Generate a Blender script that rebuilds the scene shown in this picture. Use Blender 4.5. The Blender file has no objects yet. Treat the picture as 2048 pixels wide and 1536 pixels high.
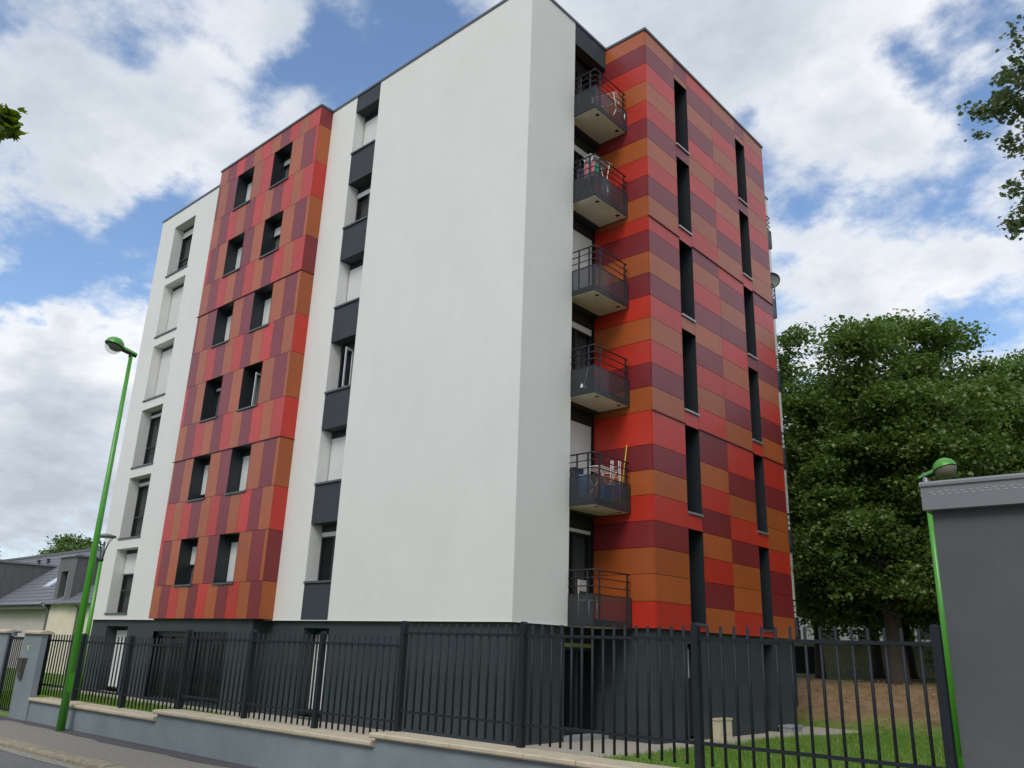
import bpy, math, random
import numpy as np
from mathutils import Vector, Matrix
random.seed(7)
SC = bpy.context.scene
COL = SC.collection
PI = math.pi
H = 2.75                                   # storey height

# ------------------------------------------------------------------ materials
def mat(name, col, rough=.6, metal=0., spec=.5, var=.0, scale=8., bump=0., bscale=60., coat=0., hue=None, vec='Object', stretch=None):
    m = bpy.data.materials.new(name); m.use_nodes = True
    nt = m.node_tree; N = nt.nodes; L = nt.links
    b = N['Principled BSDF']
    b.inputs['Roughness'].default_value = rough
    b.inputs['Metallic'].default_value = metal
    b.inputs['Specular IOR Level'].default_value = spec
    if coat:
        b.inputs['Coat Weight'].default_value = coat; b.inputs['Coat Roughness'].default_value = .12
    c = (col[0], col[1], col[2], 1)
    b.inputs['Base Color'].default_value = c
    tc = N.new('ShaderNodeTexCoord')
    src = tc.outputs[vec]
    if stretch:
        mp = N.new('ShaderNodeMapping'); mp.inputs['Scale'].default_value = stretch
        L.new(src, mp.inputs['Vector']); src = mp.outputs['Vector']
    if var or hue:
        n = N.new('ShaderNodeTexNoise'); n.inputs['Scale'].default_value = scale; n.inputs['Detail'].default_value = 6
        n.inputs['Roughness'].default_value = .65
        L.new(src, n.inputs['Vector'])
        r = N.new('ShaderNodeValToRGB')
        c2 = hue if hue else tuple(min(1, x*(1+var)) for x in col)
        c1 = tuple(x*(1-var) for x in col)
        r.color_ramp.elements[0].color = (*c1, 1); r.color_ramp.elements[1].color = (*c2, 1)
        r.color_ramp.elements[0].position = .3; r.color_ramp.elements[1].position = .7
        L.new(n.outputs['Fac'], r.inputs['Fac']); L.new(r.outputs['Color'], b.inputs['Base Color'])
    if bump:
        n2 = N.new('ShaderNodeTexNoise'); n2.inputs['Scale'].default_value = bscale; n2.inputs['Detail'].default_value = 5
        L.new(src, n2.inputs['Vector'])
        bp = N.new('ShaderNodeBump'); bp.inputs['Strength'].default_value = bump; bp.inputs['Distance'].default_value = .02
        L.new(n2.outputs['Fac'], bp.inputs['Height']); L.new(bp.outputs['Normal'], b.inputs['Normal'])
    return m

M = {}
def render_mat():
    # white through-coloured render: fine grain, faint trowel clouds
    m = mat('white_render', (.78, .78, .765), .9, spec=.2, bump=.45, bscale=42)
    nt = m.node_tree; N = nt.nodes; L = nt.links; b = N['Principled BSDF']
    tc = N.new('ShaderNodeTexCoord')
    n1 = N.new('ShaderNodeTexNoise'); n1.inputs['Scale'].default_value = .8; n1.inputs['Detail'].default_value = 9; n1.inputs['Roughness'].default_value = .72
    mp = N.new('ShaderNodeMapping'); mp.inputs['Scale'].default_value = (1., 1., .55); L.new(tc.outputs['Object'], mp.inputs['Vector']); L.new(mp.outputs[0], n1.inputs['Vector'])
    r = N.new('ShaderNodeValToRGB'); e = r.color_ramp.elements
    e[0].position = .3; e[0].color = (.70, .69, .665, 1); e[1].position = .7; e[1].color = (.742, .733, .712, 1)
    L.new(n1.outputs['Fac'], r.inputs['Fac']); L.new(r.outputs['Color'], b.inputs['Base Color'])
    return m
def panel_mat(name, col):
    m = mat(name, col, .36, spec=.5, var=.09, scale=1.3, bump=.05, bscale=240)
    b = m.node_tree.nodes['Principled BSDF']
    nt = m.node_tree; N = nt.nodes; L = nt.links; g = N.new('ShaderNodeNewGeometry'); mr = N.new('ShaderNodeMapRange'); mr.inputs['To Min'].default_value = .90; mr.inputs['To Max'].default_value = 1.08
    L.new(g.outputs['Random Per Island'], mr.inputs['Value']); hs = N.new('ShaderNodeHueSaturation'); L.new(mr.outputs[0], hs.inputs['Value'])
    l0 = b.inputs['Base Color'].links[0]; L.new(l0.from_socket, hs.inputs['Color']); L.new(hs.outputs[0], b.inputs['Base Color'])
    b.inputs['Coat Weight'].default_value = .14; b.inputs['Coat Roughness'].default_value = .38
    return m
def plinth_mat():
    m = mat('slate_block', (.05, .06, .066), .6, spec=.35, bump=.2, bscale=90)
    nt = m.node_tree; N = nt.nodes; L = nt.links; b = N['Principled BSDF']
    g = N.new('ShaderNodeNewGeometry'); sp = N.new('ShaderNodeSeparateXYZ'); L.new(g.outputs['Position'], sp.inputs[0])
    ad = N.new('ShaderNodeMath'); L.new(sp.outputs[0], ad.inputs[0]); L.new(sp.outputs[1], ad.inputs[1])
    cb = N.new('ShaderNodeCombineXYZ'); L.new(ad.outputs[0], cb.inputs[0]); L.new(sp.outputs[2], cb.inputs[1])
    br = N.new('ShaderNodeTexBrick'); br.offset = .0
    br.inputs['Color1'].default_value = (.045, .058, .066, 1); br.inputs['Color2'].default_value = (.038, .050, .058, 1); br.inputs['Mortar'].default_value = (.026, .034, .04, 1)
    br.inputs['Scale'].default_value = 1.; br.inputs['Mortar Size'].default_value = .006; br.inputs['Brick Width'].default_value = .6; br.inputs['Row Height'].default_value = .6
    L.new(cb.outputs[0], br.inputs['Vector'])
    n = N.new('ShaderNodeTexNoise'); n.inputs['Scale'].default_value = 2.5; n.inputs['Detail'].default_value = 6
    mx = N.new('ShaderNodeMixRGB'); mx.blend_type = 'MULTIPLY'; mx.inputs[0].default_value = .5
    L.new(br.outputs['Color'], mx.inputs[1]); rr = N.new('ShaderNodeValToRGB'); rr.color_ramp.elements[0].color = (.6, .6, .6, 1)
    L.new(n.outputs['Fac'], rr.inputs[0]); L.new(rr.outputs[0], mx.inputs[2]); L.new(mx.outputs[0], b.inputs['Base Color'])
    return m
def glass_mat(name, tint, mixf, rough=.02, base=(.02, .024, .028)):
    m = bpy.data.materials.new(name); m.use_nodes = True
    nt = m.node_tree; N = nt.nodes; L = nt.links; b = N['Principled BSDF']; out = N['Material Output']
    b.inputs['Base Color'].default_value = (*base, 1); b.inputs['Roughness'].default_value = rough; b.inputs['Specular IOR Level'].default_value = .6
    t = N.new('ShaderNodeBsdfTransparent'); t.inputs['Color'].default_value = (*tint, 1)
    mx = N.new('ShaderNodeMixShader'); mx.inputs[0].default_value = mixf
    L.new(t.outputs[0], mx.inputs[1]); L.new(b.outputs[0], mx.inputs[2]); L.new(mx.outputs[0], out.inputs['Surface'])
    return m
def leaf_mat(name, c1, c2, c3, trans=.35):
    m = bpy.data.materials.new(name); m.use_nodes = True
    nt = m.node_tree; N = nt.nodes; L = nt.links; b = N['Principled BSDF']; out = N['Material Output']
    g = N.new('ShaderNodeNewGeometry'); r = N.new('ShaderNodeValToRGB'); e = r.color_ramp.elements
    e[0].color = (*c1, 1); e[1].color = (*c3, 1); k = e.new(.55); k.color = (*c2, 1)
    L.new(g.outputs['Random Per Island'], r.inputs['Fac'])
    L.new(r.outputs['Color'], b.inputs['Base Color']); b.inputs['Roughness'].default_value = .45; b.inputs['Specular IOR Level'].default_value = .45
    t = N.new('ShaderNodeBsdfTranslucent')
    hs = N.new('ShaderNodeHueSaturation'); hs.inputs['Value'].default_value = 1.5; hs.inputs['Saturation'].default_value = 1.15; hs.inputs['Hue'].default_value = .485
    L.new(r.outputs['Color'], hs.inputs['Color']); L.new(hs.outputs[0], t.inputs['Color'])
    mx = N.new('ShaderNodeMixShader'); mx.inputs[0].default_value = trans
    L.new(b.outputs[0], mx.inputs[1]); L.new(t.outputs[0], mx.inputs[2]); L.new(mx.outputs[0], out.inputs['Surface'])
    return m

M['white'] = render_mat()
M['R'] = panel_mat('red_panel', (.48, .028, .014))
M['O'] = panel_mat('rust_panel', (.37, .083, .017))
M['D'] = panel_mat('maroon_panel', (.20, .015, .019))
M['joint'] = mat('panel_joint', (.03, .008, .008), .8)
M['flash'] = mat('red_flashing', (.12, .015, .018), .5)
M['plinth'] = plinth_mat()
M['anth'] = mat('anthracite_render', (.046, .053, .063), .75, spec=.3, var=.1, scale=3, bump=.25, bscale=70)
M['alu'] = mat('anthracite_aluminium', (.022, .026, .031), .4, spec=.5, var=.08, scale=5)
M['coping'] = mat('grey_metal_coping', (.10, .11, .125), .42, metal=.3, var=.1, scale=4)
M['sillL'] = mat('pale_metal_sill', (.34, .35, .37), .35, metal=.6)
M['shutter'] = mat('white_shutter', (.74, .75, .74), .45, var=.03, scale=4)
M['glass'] = glass_mat('window_glass', (.55, .6, .6), .35)
M['guard'] = glass_mat('smoked_guard_glass', (.70, .71, .73), .24, .12, (.11, .12, .13))
M['soffit'] = mat('beige_soffit', (.78, .73, .665), .85, var=.08, scale=2.5, bump=.1)
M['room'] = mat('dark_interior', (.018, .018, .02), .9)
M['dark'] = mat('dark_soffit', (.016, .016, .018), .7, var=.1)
M['curtain'] = mat('pale_curtain', (.36, .35, .33), .9, var=.12, scale=14, stretch=(6, 6, .3))
M['rail'] = mat('dark_steel', (.035, .038, .045), .35, metal=.4, spec=.5, var=.1, scale=6)
M['fence'] = mat('anthracite_lacquer', (.013, .018, .023), .55, spec=.3, var=.15, scale=6)
M['bluewall'] = mat('blue_grey_render', (.215, .255, .272), .85, spec=.25, var=.13, scale=1.8, bump=.4, bscale=80)
M['stone'] = mat('sandstone_coping', (.50, .43, .31), .8, var=.13, scale=5, bump=.2, bscale=60)
M['green'] = mat('green_lacquer', (.06, .30, .02), .35, spec=.5, var=.1, scale=2.2, coat=.25)
M['kwall'] = mat('graphite_render', (.108, .117, .121), .9, spec=.2, var=.08, scale=1.6, bump=.28, bscale=210)
M['kmetal'] = mat('grey_fascia_metal', (.215, .225, .235), .45, metal=.25, var=.06, scale=2)
M['slot'] = mat('bright_slot', (.55, .56, .56), .4, metal=.4)
M['lens'] = glass_mat('clear_bowl', (.88, .88, .86), .12, .05)
M['lens_old'] = mat('dusty_bowl', (.15, .14, .10), .25, var=.2, scale=12)
M['reflector'] = mat('lamp_reflector', (.32, .31, .29), .3, metal=.6)
M['galv'] = mat('galvanised_steel', (.22, .24, .25), .45, metal=.5, var=.1)
M['asphalt'] = mat('road_asphalt', (.19, .188, .186), .9, spec=.25, var=.22, scale=26, bump=.6, bscale=160)
M['pave'] = mat('worn_pavement', (.275, .255, .22), .95, spec=.2, var=.25, scale=22, bump=.7, bscale=130)
M['patch'] = mat('fresh_asphalt', (.12, .117, .122), .9, spec=.25, var=.25, scale=30, bump=.7, bscale=170)
M['kerb'] = mat('kerb_stone', (.29, .255, .18), .9, var=.32, scale=9, bump=.6, bscale=60)
M['gravel'] = mat('path_gravel', (.40, .365, .30), .95, var=.16, scale=40, bump=.6, bscale=180)
M['cream'] = mat('cream_render', (.68, .62, .48), .9, var=.06, scale=1.5, bump=.2)
M['taupe'] = mat('taupe_render', (.50, .455, .41), .9, var=.06, scale=1.5, bump=.2)
M['zinc'] = mat('zinc_cladding', (.135, .138, .14), .55, metal=.3, var=.14, scale=2.2, stretch=(2.2, 2.2, .3))
M['tile'] = mat('slate_roof_tile', (.145, .15, .17), .6, var=.16, scale=7, bump=.3, bscale=30)
M['bark'] = mat('tree_bark', (.055, .042, .032), .95, var=.35, scale=7, bump=.9, bscale=26, stretch=(3, 3, .6))
M['leafA'] = leaf_mat('maple_leaf', (.056, .115, .025), (.10, .18, .042), (.20, .27, .085))
M['leafB'] = leaf_mat('silver_maple_leaf', (.07, .115, .045), (.115, .165, .07), (.20, .225, .13), .35)
M['leafC'] = leaf_mat('near_maple_leaf', (.045, .095, .010), (.08, .145, .016), (.15, .20, .03), .5)
M['leafD'] = leaf_mat('conifer_needle', (.02, .045, .025), (.03, .06, .03), (.05, .085, .04), .15)
M['grassblade'] = leaf_mat('grass_blade', (.10, .23, .028), (.155, .30, .045), (.27, .32, .10), .4)
M['olive'] = mat('olive_wall', (.42, .40, .25), .9, var=.15, scale=2, bump=.2)
M['pale'] = mat('pale_facade', (.24, .25, .235), .85, var=.08, scale=1.2)
M['meter'] = mat('ivory_plastic', (.56, .50, .35), .5, var=.06, scale=6)
M['conc'] = mat('grey_concrete', (.26, .28, .29), .9, var=.12, scale=9)
M['whitepl'] = mat('white_coated_wire', (.72, .72, .72), .4)
M['bluepl'] = mat('blue_plastic', (.09, .20, .46), .35, var=.06)
M['yellow'] = mat('yellow_pole', (.62, .46, .04), .4)
M['cloth1'] = mat('green_laundry', (.06, .30, .20), .9, var=.2, scale=12)
M['cloth2'] = mat('rose_laundry', (.50, .20, .22), .9, var=.3, scale=16)
M['cloth3'] = mat('dark_laundry', (.05, .05, .08), .9, var=.3, scale=16)
M['violet'] = mat('violet_box', (.09, .06, .22), .6, var=.1)
M['limec'] = mat('lime_bag', (.25, .27, .06), .7, var=.1)
M['steelbox'] = mat('brushed_steel', (.16, .15, .14), .3, metal=.8, var=.2, scale=5, stretch=(1, 1, 5))
M['mark'] = mat('pale_green_mark', (.45, .60, .35), .5)

# ------------------------------------------------------------------ mesh helpers
def world_off(o):
    v = Vector((0, 0, 0))
    while o is not None:
        v += o.location; o = o.parent
    return v
class MB:
    def __init__(s): s.v = []; s.f = []; s.m = []; s.sm = []
    def face(s, pts, m=0, sm=False):
        i = len(s.v); s.v += [tuple(p) for p in pts]; s.f.append(tuple(range(i, i+len(pts)))); s.m.append(m); s.sm.append(sm)
    def hexa(s, p, m=0):
        i = len(s.v); s.v += [tuple(q) for q in p]
        for f in ((0, 3, 2, 1), (4, 5, 6, 7), (0, 1, 5, 4), (1, 2, 6, 5), (2, 3, 7, 6), (3, 0, 4, 7)):
            s.f.append(tuple(i+k for k in f)); s.m.append(m); s.sm.append(False)
    def box(s, x0, x1, y0, y1, z0, z1, m=0):
        s.hexa([(x0, y0, z0), (x1, y0, z0), (x1, y1, z0), (x0, y1, z0), (x0, y0, z1), (x1, y0, z1), (x1, y1, z1), (x0, y1, z1)], m)
    def tube(s, pts, rad, seg=10, m=0, cap=True, sm=True):
        pts = [Vector(p) for p in pts]
        if not hasattr(rad, '__len__'): rad = [rad]*len(pts)
        i0 = len(s.v); ref = None
        for k, p in enumerate(pts):
            t = (pts[min(k+1, len(pts)-1)]-pts[max(k-1, 0)]).normalized()
            if ref is None: ref = Vector((0, 0, 1)) if abs(t.z) < .9 else Vector((1, 0, 0))
            a = t.cross(ref)
            if a.length < 1e-4: a = t.cross(Vector((0, 1, 0)))
            a.normalize(); b = t.cross(a); ref = a.cross(t)*1.0
            for j in range(seg):
                th = 2*PI*j/seg; s.v.append(tuple(p+(a*math.cos(th)+b*math.sin(th))*rad[k]))
        for k in range(len(pts)-1):
            for j in range(seg):
                q = i0+k*seg; j2 = (j+1) % seg
                s.f.append((q+j, q+j2, q+seg+j2, q+seg+j)); s.m.append(m); s.sm.append(sm)
        if cap:
            s.f.append(tuple(i0+j for j in range(seg))[::-1]); s.m.append(m); s.sm.append(False)
            q = i0+(len(pts)-1)*seg; s.f.append(tuple(q+j for j in range(seg))); s.m.append(m); s.sm.append(False)
    def lathe(s, prof, c, seg=24, m=0, mx=None):
        i0 = len(s.v); n = len(prof)
        for r, z in prof:
            for j in range(seg):
                th = 2*PI*j/seg; p = Vector((r*math.cos(th), r*math.sin(th), z))
                if mx is not None: p = mx @ p
                s.v.append(tuple(p+Vector(c)))
        for k in range(n-1):
            for j in range(seg):
                q = i0+k*seg; j2 = (j+1) % seg
                s.f.append((q+j, q+j2, q+seg+j2, q+seg+j)); s.m.append(m); s.sm.append(True)
    def build(s, name, mats, parent=None, smooth=None):
        off = world_off(parent) if parent else Vector((0, 0, 0))
        me = bpy.data.meshes.new(name)
        me.from_pydata([(x-off.x, y-off.y, z-off.z) for x, y, z in s.v], [], s.f)
        if not isinstance(mats, (list, tuple)): mats = [mats]
        for mm in mats: me.materials.append(mm)
        me.polygons.foreach_set('material_index', s.m); me.polygons.foreach_set('use_smooth', s.sm)
        me.update()
        o = bpy.data.objects.new(name, me); COL.objects.link(o)
        if parent: o.parent = parent
        return o
def tag(o, label=None, cat=None, group=None, kind=None):
    if label: o['label'] = label
    if cat: o['category'] = cat
    if group: o['group'] = group
    if kind: o['kind'] = kind
    return o
def thing(name, loc, label, cat, group=None):
    o = bpy.data.objects.new(name, None); COL.objects.link(o); o.location = loc; o.empty_display_size = .3
    return tag(o, label, cat, group)
class Fr:
    def __init__(s, O, U, Nn): s.O = Vector(O); s.U = Vector(U); s.N = Vector(Nn)
    def p(s, u, v, d=0.): return s.O+s.U*u+Vector((0, 0, v))-s.N*d
    def box(s, mb, u0, u1, v0, v1, d0, d1, m=0):
        mb.hexa([s.p(u0, v0, d0), s.p(u1, v0, d0), s.p(u1, v0, d1), s.p(u0, v0, d1), s.p(u0, v1, d0), s.p(u1, v1, d0), s.p(u1, v1, d1), s.p(u0, v1, d1)], m)
    def quad(s, mb, u0, u1, v0, v1, d, m=0):
        mb.face([s.p(u0, v0, d), s.p(u1, v0, d), s.p(u1, v1, d), s.p(u0, v1, d)], m)
    def reveal(s, mb, u0, u1, v0, v1, d0, d1, m=(0, 0, 0, 0)):
        P = s.p
        mb.face([P(u0, v0, d0), P(u0, v0, d1), P(u0, v1, d1), P(u0, v1, d0)][::-1], m[0])
        mb.face([P(u1, v0, d0), P(u1, v0, d1), P(u1, v1, d1), P(u1, v1, d0)], m[1])
        mb.face([P(u0, v1, d0), P(u0, v1, d1), P(u1, v1, d1), P(u1, v1, d0)][::-1], m[2])
        mb.face([P(u0, v0, d0), P(u0, v0, d1), P(u1, v0, d1), P(u1, v0, d0)], m[3])
    def wall(s, mb, u0, u1, v0, v1, holes, m=0, d=0.):
        us = sorted({u0, u1, *[h[0] for h in holes], *[h[1] for h in holes]}); us = [u for u in us if u0 <= u <= u1]
        vs = sorted({v0, v1, *[h[2] for h in holes], *[h[3] for h in holes]}); vs = [v for v in vs if v0 <= v <= v1]
        for a, b in zip(us, us[1:]):
            run = None
            for c, e in zip(vs, vs[1:]):
                inh = any(h[0] <= (a+b)/2 <= h[1] and h[2] <= (c+e)/2 <= h[3] for h in holes)
                if not inh: s.quad(mb, a, b, c, e, d, m)
def South(y): return Fr((0, y, 0), (1, 0, 0), (0, -1, 0))
def East(x): return Fr((x, 0, 0), (0, 1, 0), (1, 0, 0))
def North(y): return Fr((0, y, 0), (-1, 0, 0), (0, 1, 0))
def West(x): return Fr((x, 0, 0), (0, -1, 0), (-1, 0, 0))

# ------------------------------------------------------------------ key dimensions (metres; origin = white corner at first floor level)
ZG = -2.5; ZT = 17.07
XL = -21.6; XR1 = -9.11; XR2 = -15.72; YB = -.4935
XS2, XS1 = -7.755, -6.53
RX = 1.412; RY0, RY1 = 3.451, 11.132; YN = 14.58
CAM = Vector((12.105, -13.575, -.607))

bld = thing('apartment_building', (-10., 7., ZG), 'seven storey apartment block with white render and red and rust cladding panels', 'building')

# -------- windows
def window(fr, u0, u1, v0, v1, d, sh=0., curtain=False, transom=None, mull=None, lint=.16, sill='alu', sillu=.03, opensash=False, name='window'):
    f = MB(); w = .055
    fr.box(f, u0, u1, v1-lint, v1-.002, d-.03, d+.08)
    fr.box(f, u0, u0+w, v0, v1-lint, d-.01, d+.07); fr.box(f, u1-w, u1, v0, v1-lint, d-.01, d+.07)
    fr.box(f, u0+w, u1-w, v0, v0+w, d-.01, d+.07); fr.box(f, u0+w, u1-w, v1-lint-w, v1-lint, d-.008, d+.068)
    if mull:
        uu = u0+(u1-u0)*mull; fr.box(f, uu-.04, uu+.04, v0+w, v1-lint-w, d-.012, d+.066)
    if transom:
        vv = v0+(v1-v0)*transom; fr.box(f, u0+w, u1-w, vv-.03, vv+.03, d-.009, d+.067)
    o = f.build(name, M['alu'], bld)
    g = MB(); fr.quad(g, u0+w, u1-w, v0+w, v1-lint-w, d+.03); g.build('pane', M['glass'], o)
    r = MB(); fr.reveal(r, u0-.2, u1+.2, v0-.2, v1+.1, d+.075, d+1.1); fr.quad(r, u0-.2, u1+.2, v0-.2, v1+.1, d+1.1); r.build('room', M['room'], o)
    if sh > 0:
        s = MB(); top = v1-lint; bot = top-(top-v0)*min(sh, .995); n = max(2, int((top-bot)/.055)); st = (top-bot)/n
        for k in range(n):
            a = top-k*st
            s.face([fr.p(u0+w*.6, a-st, d-.022), fr.p(u1-w*.6, a-st, d-.022), fr.p(u1-w*.6, a-st*.12, d-.036), fr.p(u0+w*.6, a-st*.12, d-.036)])
            s.face([fr.p(u0+w*.6, a-st*.12, d-.036), fr.p(u1-w*.6, a-st*.12, d-.036), fr.p(u1-w*.6, a, d-.022), fr.p(u0+w*.6, a, d-.022)])
        s.build('roller_shutter', M['shutter'], o)
        if sh < .97:
            s = MB(); fr.box(s, u0+w*.6, u1-w*.6, bot-.05, bot, d-.035, d-.012); s.build('shutter_end_bar', M['alu'], o)
    if curtain:
        c = MB(); n = 26
        for k in range(n):
            a = u0+w+(u1-u0-2*w)*k/n; b = u0+w+(u1-u0-2*w)*(k+1)/n
            da = d+.16+.025*math.sin(k*1.9)+.012*math.sin(k*.7); db = d+.16+.025*math.sin((k+1)*1.9)+.012*math.sin((k+1)*.7)
            c.face([fr.p(a, v0+.06, da), fr.p(b, v0+.06, db), fr.p(b, v1-lint, db), fr.p(a, v1-lint, da)], 0, True)
        c.build('curtain', M['curtain'], o)
    if opensash:
        s = MB(); P = fr.p; uu = u0+(u1-u0)*.52
        for a, b in ((0, .06), (.30, .36)):
            s.hexa([P(uu+a*.25, v0+.06, d-.02-a), P(uu+a*.25+.03, v0+.06, d-.02-a), P(uu+b*.25+.03, v0+.06, d-.02-b), P(uu+b*.25, v0+.06, d-.02-b),
                    P(uu+a*.25, v1-lint-.08, d-.02-a), P(uu+a*.25+.03, v1-lint-.08, d-.02-a), P(uu+b*.25+.03, v1-lint-.08, d-.02-b), P(uu+b*.25, v1-lint-.08, d-.02-b)])
        for vv in (v0+.06, v1-lint-.14):
            s.hexa([P(uu+.015, vv, d-.08), P(uu+.045, vv, d-.08), P(uu+.105, vv, d-.32), P(uu+.075, vv, d-.32), P(uu+.015, vv+.06, d-.08), P(uu+.045, vv+.06, d-.08), P(uu+.105, vv+.06, d-.32), P(uu+.075, vv+.06, d-.32)])
        s.build('open_sash', M['whitepl'], o)
    if sill:
        s = MB(); fr.box(s, u0-sillu, u1+sillu, v0-.055, v0, -.045, d); s.build('sill', M[sill], o)
    return o

# -------- white render walls
fs, fe = South(0), East(0)
mb = MB()
colw = [(-20.28, -18.48, .215+k*H, 2.555+k*H) for k in range(6)]
strip = [(XS2, XS1, 0., ZT-.08)]
fs.wall(mb, XL, 0, 0, ZT-.08, colw+strip)
for h in colw: fs.reveal(mb, *h, 0, .46)
fe.wall(mb, 0, 1.93, 0, ZT-.08, [])
fe.wall(mb, 12.653, YN, 0, ZT-.08, [])
North(YN).wall(mb, 0, -XL, 0, ZT-.08, []); West(XL).wall(mb, -YN, 0, 0, ZT-.08, [])
# left and right cheeks of the window strip
for k in range(6):
    mb.face([fs.p(XS2, 1.03+k*H, 0), fs.p(XS2, 2.62+k*H, 0), fs.p(XS2, 2.62+k*H, .5), fs.p(XS2, 1.03+k*H, .5)])
    mb.face([fs.p(XS1, 1.03+k*H, 0), fs.p(XS1, 1.03+k*H, .5), fs.p(XS1, 2.62+k*H, .5), fs.p(XS1, 2.62+k*H, 0)])
for y, sgn in ((1.93, 1), (12.653, -1)): # loggia cheeks
    q = [(0, y, 0), (-.42, y, 0), (-.42, y, ZT-.08), (0, y, ZT-.08)]
    mb.face(q if sgn > 0 else q[::-1])
# underside of the overhang above the plinth
mb.face([(XL, 0, 0), (XL, .5, 0), (0, .5, 0), (0, 0, 0)]); mb.face([(-.6, .5, 0), (-.6, 1.93, 0), (0, 1.93, 0), (0, .5, 0)])
mb.build('white_wall', M['white'], bld)
d = MB()
d.box(XL-.004, .004, -.012, .02, -.02, .0); d.box(-.02, .012, .02, 1.93, -.02, .0)
d.build('drip_profile', M['shutter'], bld)

# -------- grey spandrels of the window strip
for k in range(7):
    a = MB(); b0 = 0 if k == 0 else 2.62+(k-1)*H; b1 = ZT-.08 if k == 6 else 1.03+k*H-.056
    fs.box(a, XS2+.001, XS1-.001, b0, b1, .003, .6); a.build('spandrel', M['anth'], bld)
for k, (sh, cu, op) in enumerate([(.09, 0, 0), (.995, 0, 0), (.0, 0, 1), (.995, 0, 0), (.12, 1, 0), (.995, 0, 0)]):
    window(fs, XS2, XS1, 1.03+k*H, 2.62+k*H, .42, sh, bool(cu), None, .5, .2, 'coping', .0, bool(op))
for k, (sh, cu) in enumerate([(.34, 1), (.06, 1), (.05, 1), (.995, 0), (.995, 0), (.12, 1)]):
    window(fs, -20.28, -18.48, .215+k*H, 2.555+k*H, .42, sh, bool(cu), .36, .5, .15, 'coping', .03)

# -------- cladding panels
def panels(mb, fr, u0, u1, v0, v1, c, t=.028, g=.006, d=0.):
    fr.box(mb, u0+g, u1-g, v0+g, v1-g, d, d+t, 'ROD'.index(c))
fb = South(YB)
clad = MB()
win_rows = [('RDO', 'OD', 'ODO'), ('ODO', 'OD', 'ODO'), ('RDO', 'DO', 'ODO'), ('DOD', 'OD', 'ODO'), ('RDO', 'DO', 'ODO'), ('DOD', 'OR', 'ODR')]
sp_rows = ['ODRODRODROD', 'RORDORDORDO', 'ODRODRODROR', 'DORDORDORDO', 'ODRODRODROR', 'ODRODRODROR', 'ODRDORODROR']
W1 = (-14.285, -13.155); W2 = (-11.825, -10.685)
holes = []
for k in range(7):
    z0 = 0. if k == 0 else 2.515+(k-1)*H; z1 = ZT-.08 if k == 6 else 1.045+k*H
    n = 11; us = [XR2+(XR1-XR2)*i/n for i in range(n+1)]
    for i, c in enumerate(sp_rows[k]): panels(clad, fb, us[i], us[i+1], z0, z1, c)
for k in range(6):
    z0, z1 = 1.045+k*H, 2.515+k*H
    a, b, c = win_rows[k]
    ua = [XR2, XR2+.23, XR2+.82, W1[0]]
    if a[0] == 'O': ua[1] = XR2+.12
    if a == 'DOD': ua = [XR2, XR2+.16, XR2+.80, W1[0]]
    ub = [W1[1], (W1[1]+W2[0])/2, W2[0]]; uc = [W2[1], W2[1]+.72, W2[1]+1.40, XR1]
    for u, s in ((ua, a), (ub, b), (uc, c)):
        for i, ch in enumerate(s): panels(clad, fb, u[i], u[i+1], z0, z1, ch)
    holes += [(W1[0], W1[1], z0, z1), (W2[0], W2[1], z0, z1)]
side = 'OD' + 'RORORO' ; 
sidez = [0, 1.05, 2.51, 3.79, 5.266, 6.56, 8.02, 9.32, 10.77, 12.07, 13.54, 14.84, 16.28, ZT-.08]
sidec = 'ODRORORODOROD'
fbE = East(XR1)
for i, c in enumerate(sidec): panels(clad, fbE, YB+.01, 0, sidez[i], sidez[i+1], c)
clad.build('bay_cladding', [M['R'], M['O'], M['D']], bld); clad = MB()
# red wing, east face and south face
zr = [17.075, 16.471, 15.824, 15.20, 14.545, 13.94, 13.308, 12.69, 12.078, 11.45, 10.812, 10.375, 9.74, 9.101, 8.455, 7.826, 7.191, 6.562, 5.924, 5.289, 4.409, 3.768, 3.15, 2.512, 1.875, 1.25, .618, 0.]
zr[0] = ZT-.08
cA = 'ODRORDORDORDODRORDORDORDOOR'
cC = 'RDODRORDORDORDODRORDORDRODO'.replace('X', '')
cC = 'RDODRORDOR' + 'DORDODROR' + 'DORDORDO'
cD = 'ODRORDORDO' + 'RDODRORDO' + 'RDORDOOR'
cF = 'ORDORORDOO'
cF = 'ORDORORDO' + 'O' + 'DRORDORDO' + 'RDOORDDO'
fw = East(RX)
S1 = (5.05, 5.785); S2 = (9.0, 9.66); YM = 7.365
for col, (a, b) in ((cA, (RY0+.02, S1[0])), (cC, (S1[1], YM)), (cD, (YM, S2[0])), (cF, (S2[1], RY1))):
    for i in range(27): panels(clad, fw, a, b, zr[i+1], zr[i], col[i])
fwS = South(RY0)
for i in range(27): panels(clad, fwS, -.4, RX-.022, zr[i+1], zr[i], cA[i])
fwN = North(RY1)
for i in range(27): panels(clad, fwN, -RX+.022, .4, zr[i+1], zr[i], cF[i])
sl_holes = []
for S, cs in ((S1, 'RRROORD'), (S2, 'RRRDRDD')):
    cs = 'R' + {S1: 'RRORD', S2: 'RRDRD'}[S]
    for k in range(6):
        z0, z1 = .206+k*H, 2.5145+k*H
        sl_holes.append((S[0], S[1], z0, z1))
        panels(clad, fw, S[0], S[1], 0 if k == 0 else 2.5145+(k-1)*H, z0, cs[k])
    panels(clad, fw, S[0], S[1], 16.2645, 16.471, 'O'); panels(clad, fw, S[0], S[1], 16.471, ZT-.08, 'D')
clad.build('wing_cladding', [M['R'], M['O'], M['D']], bld)
back = MB()
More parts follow.
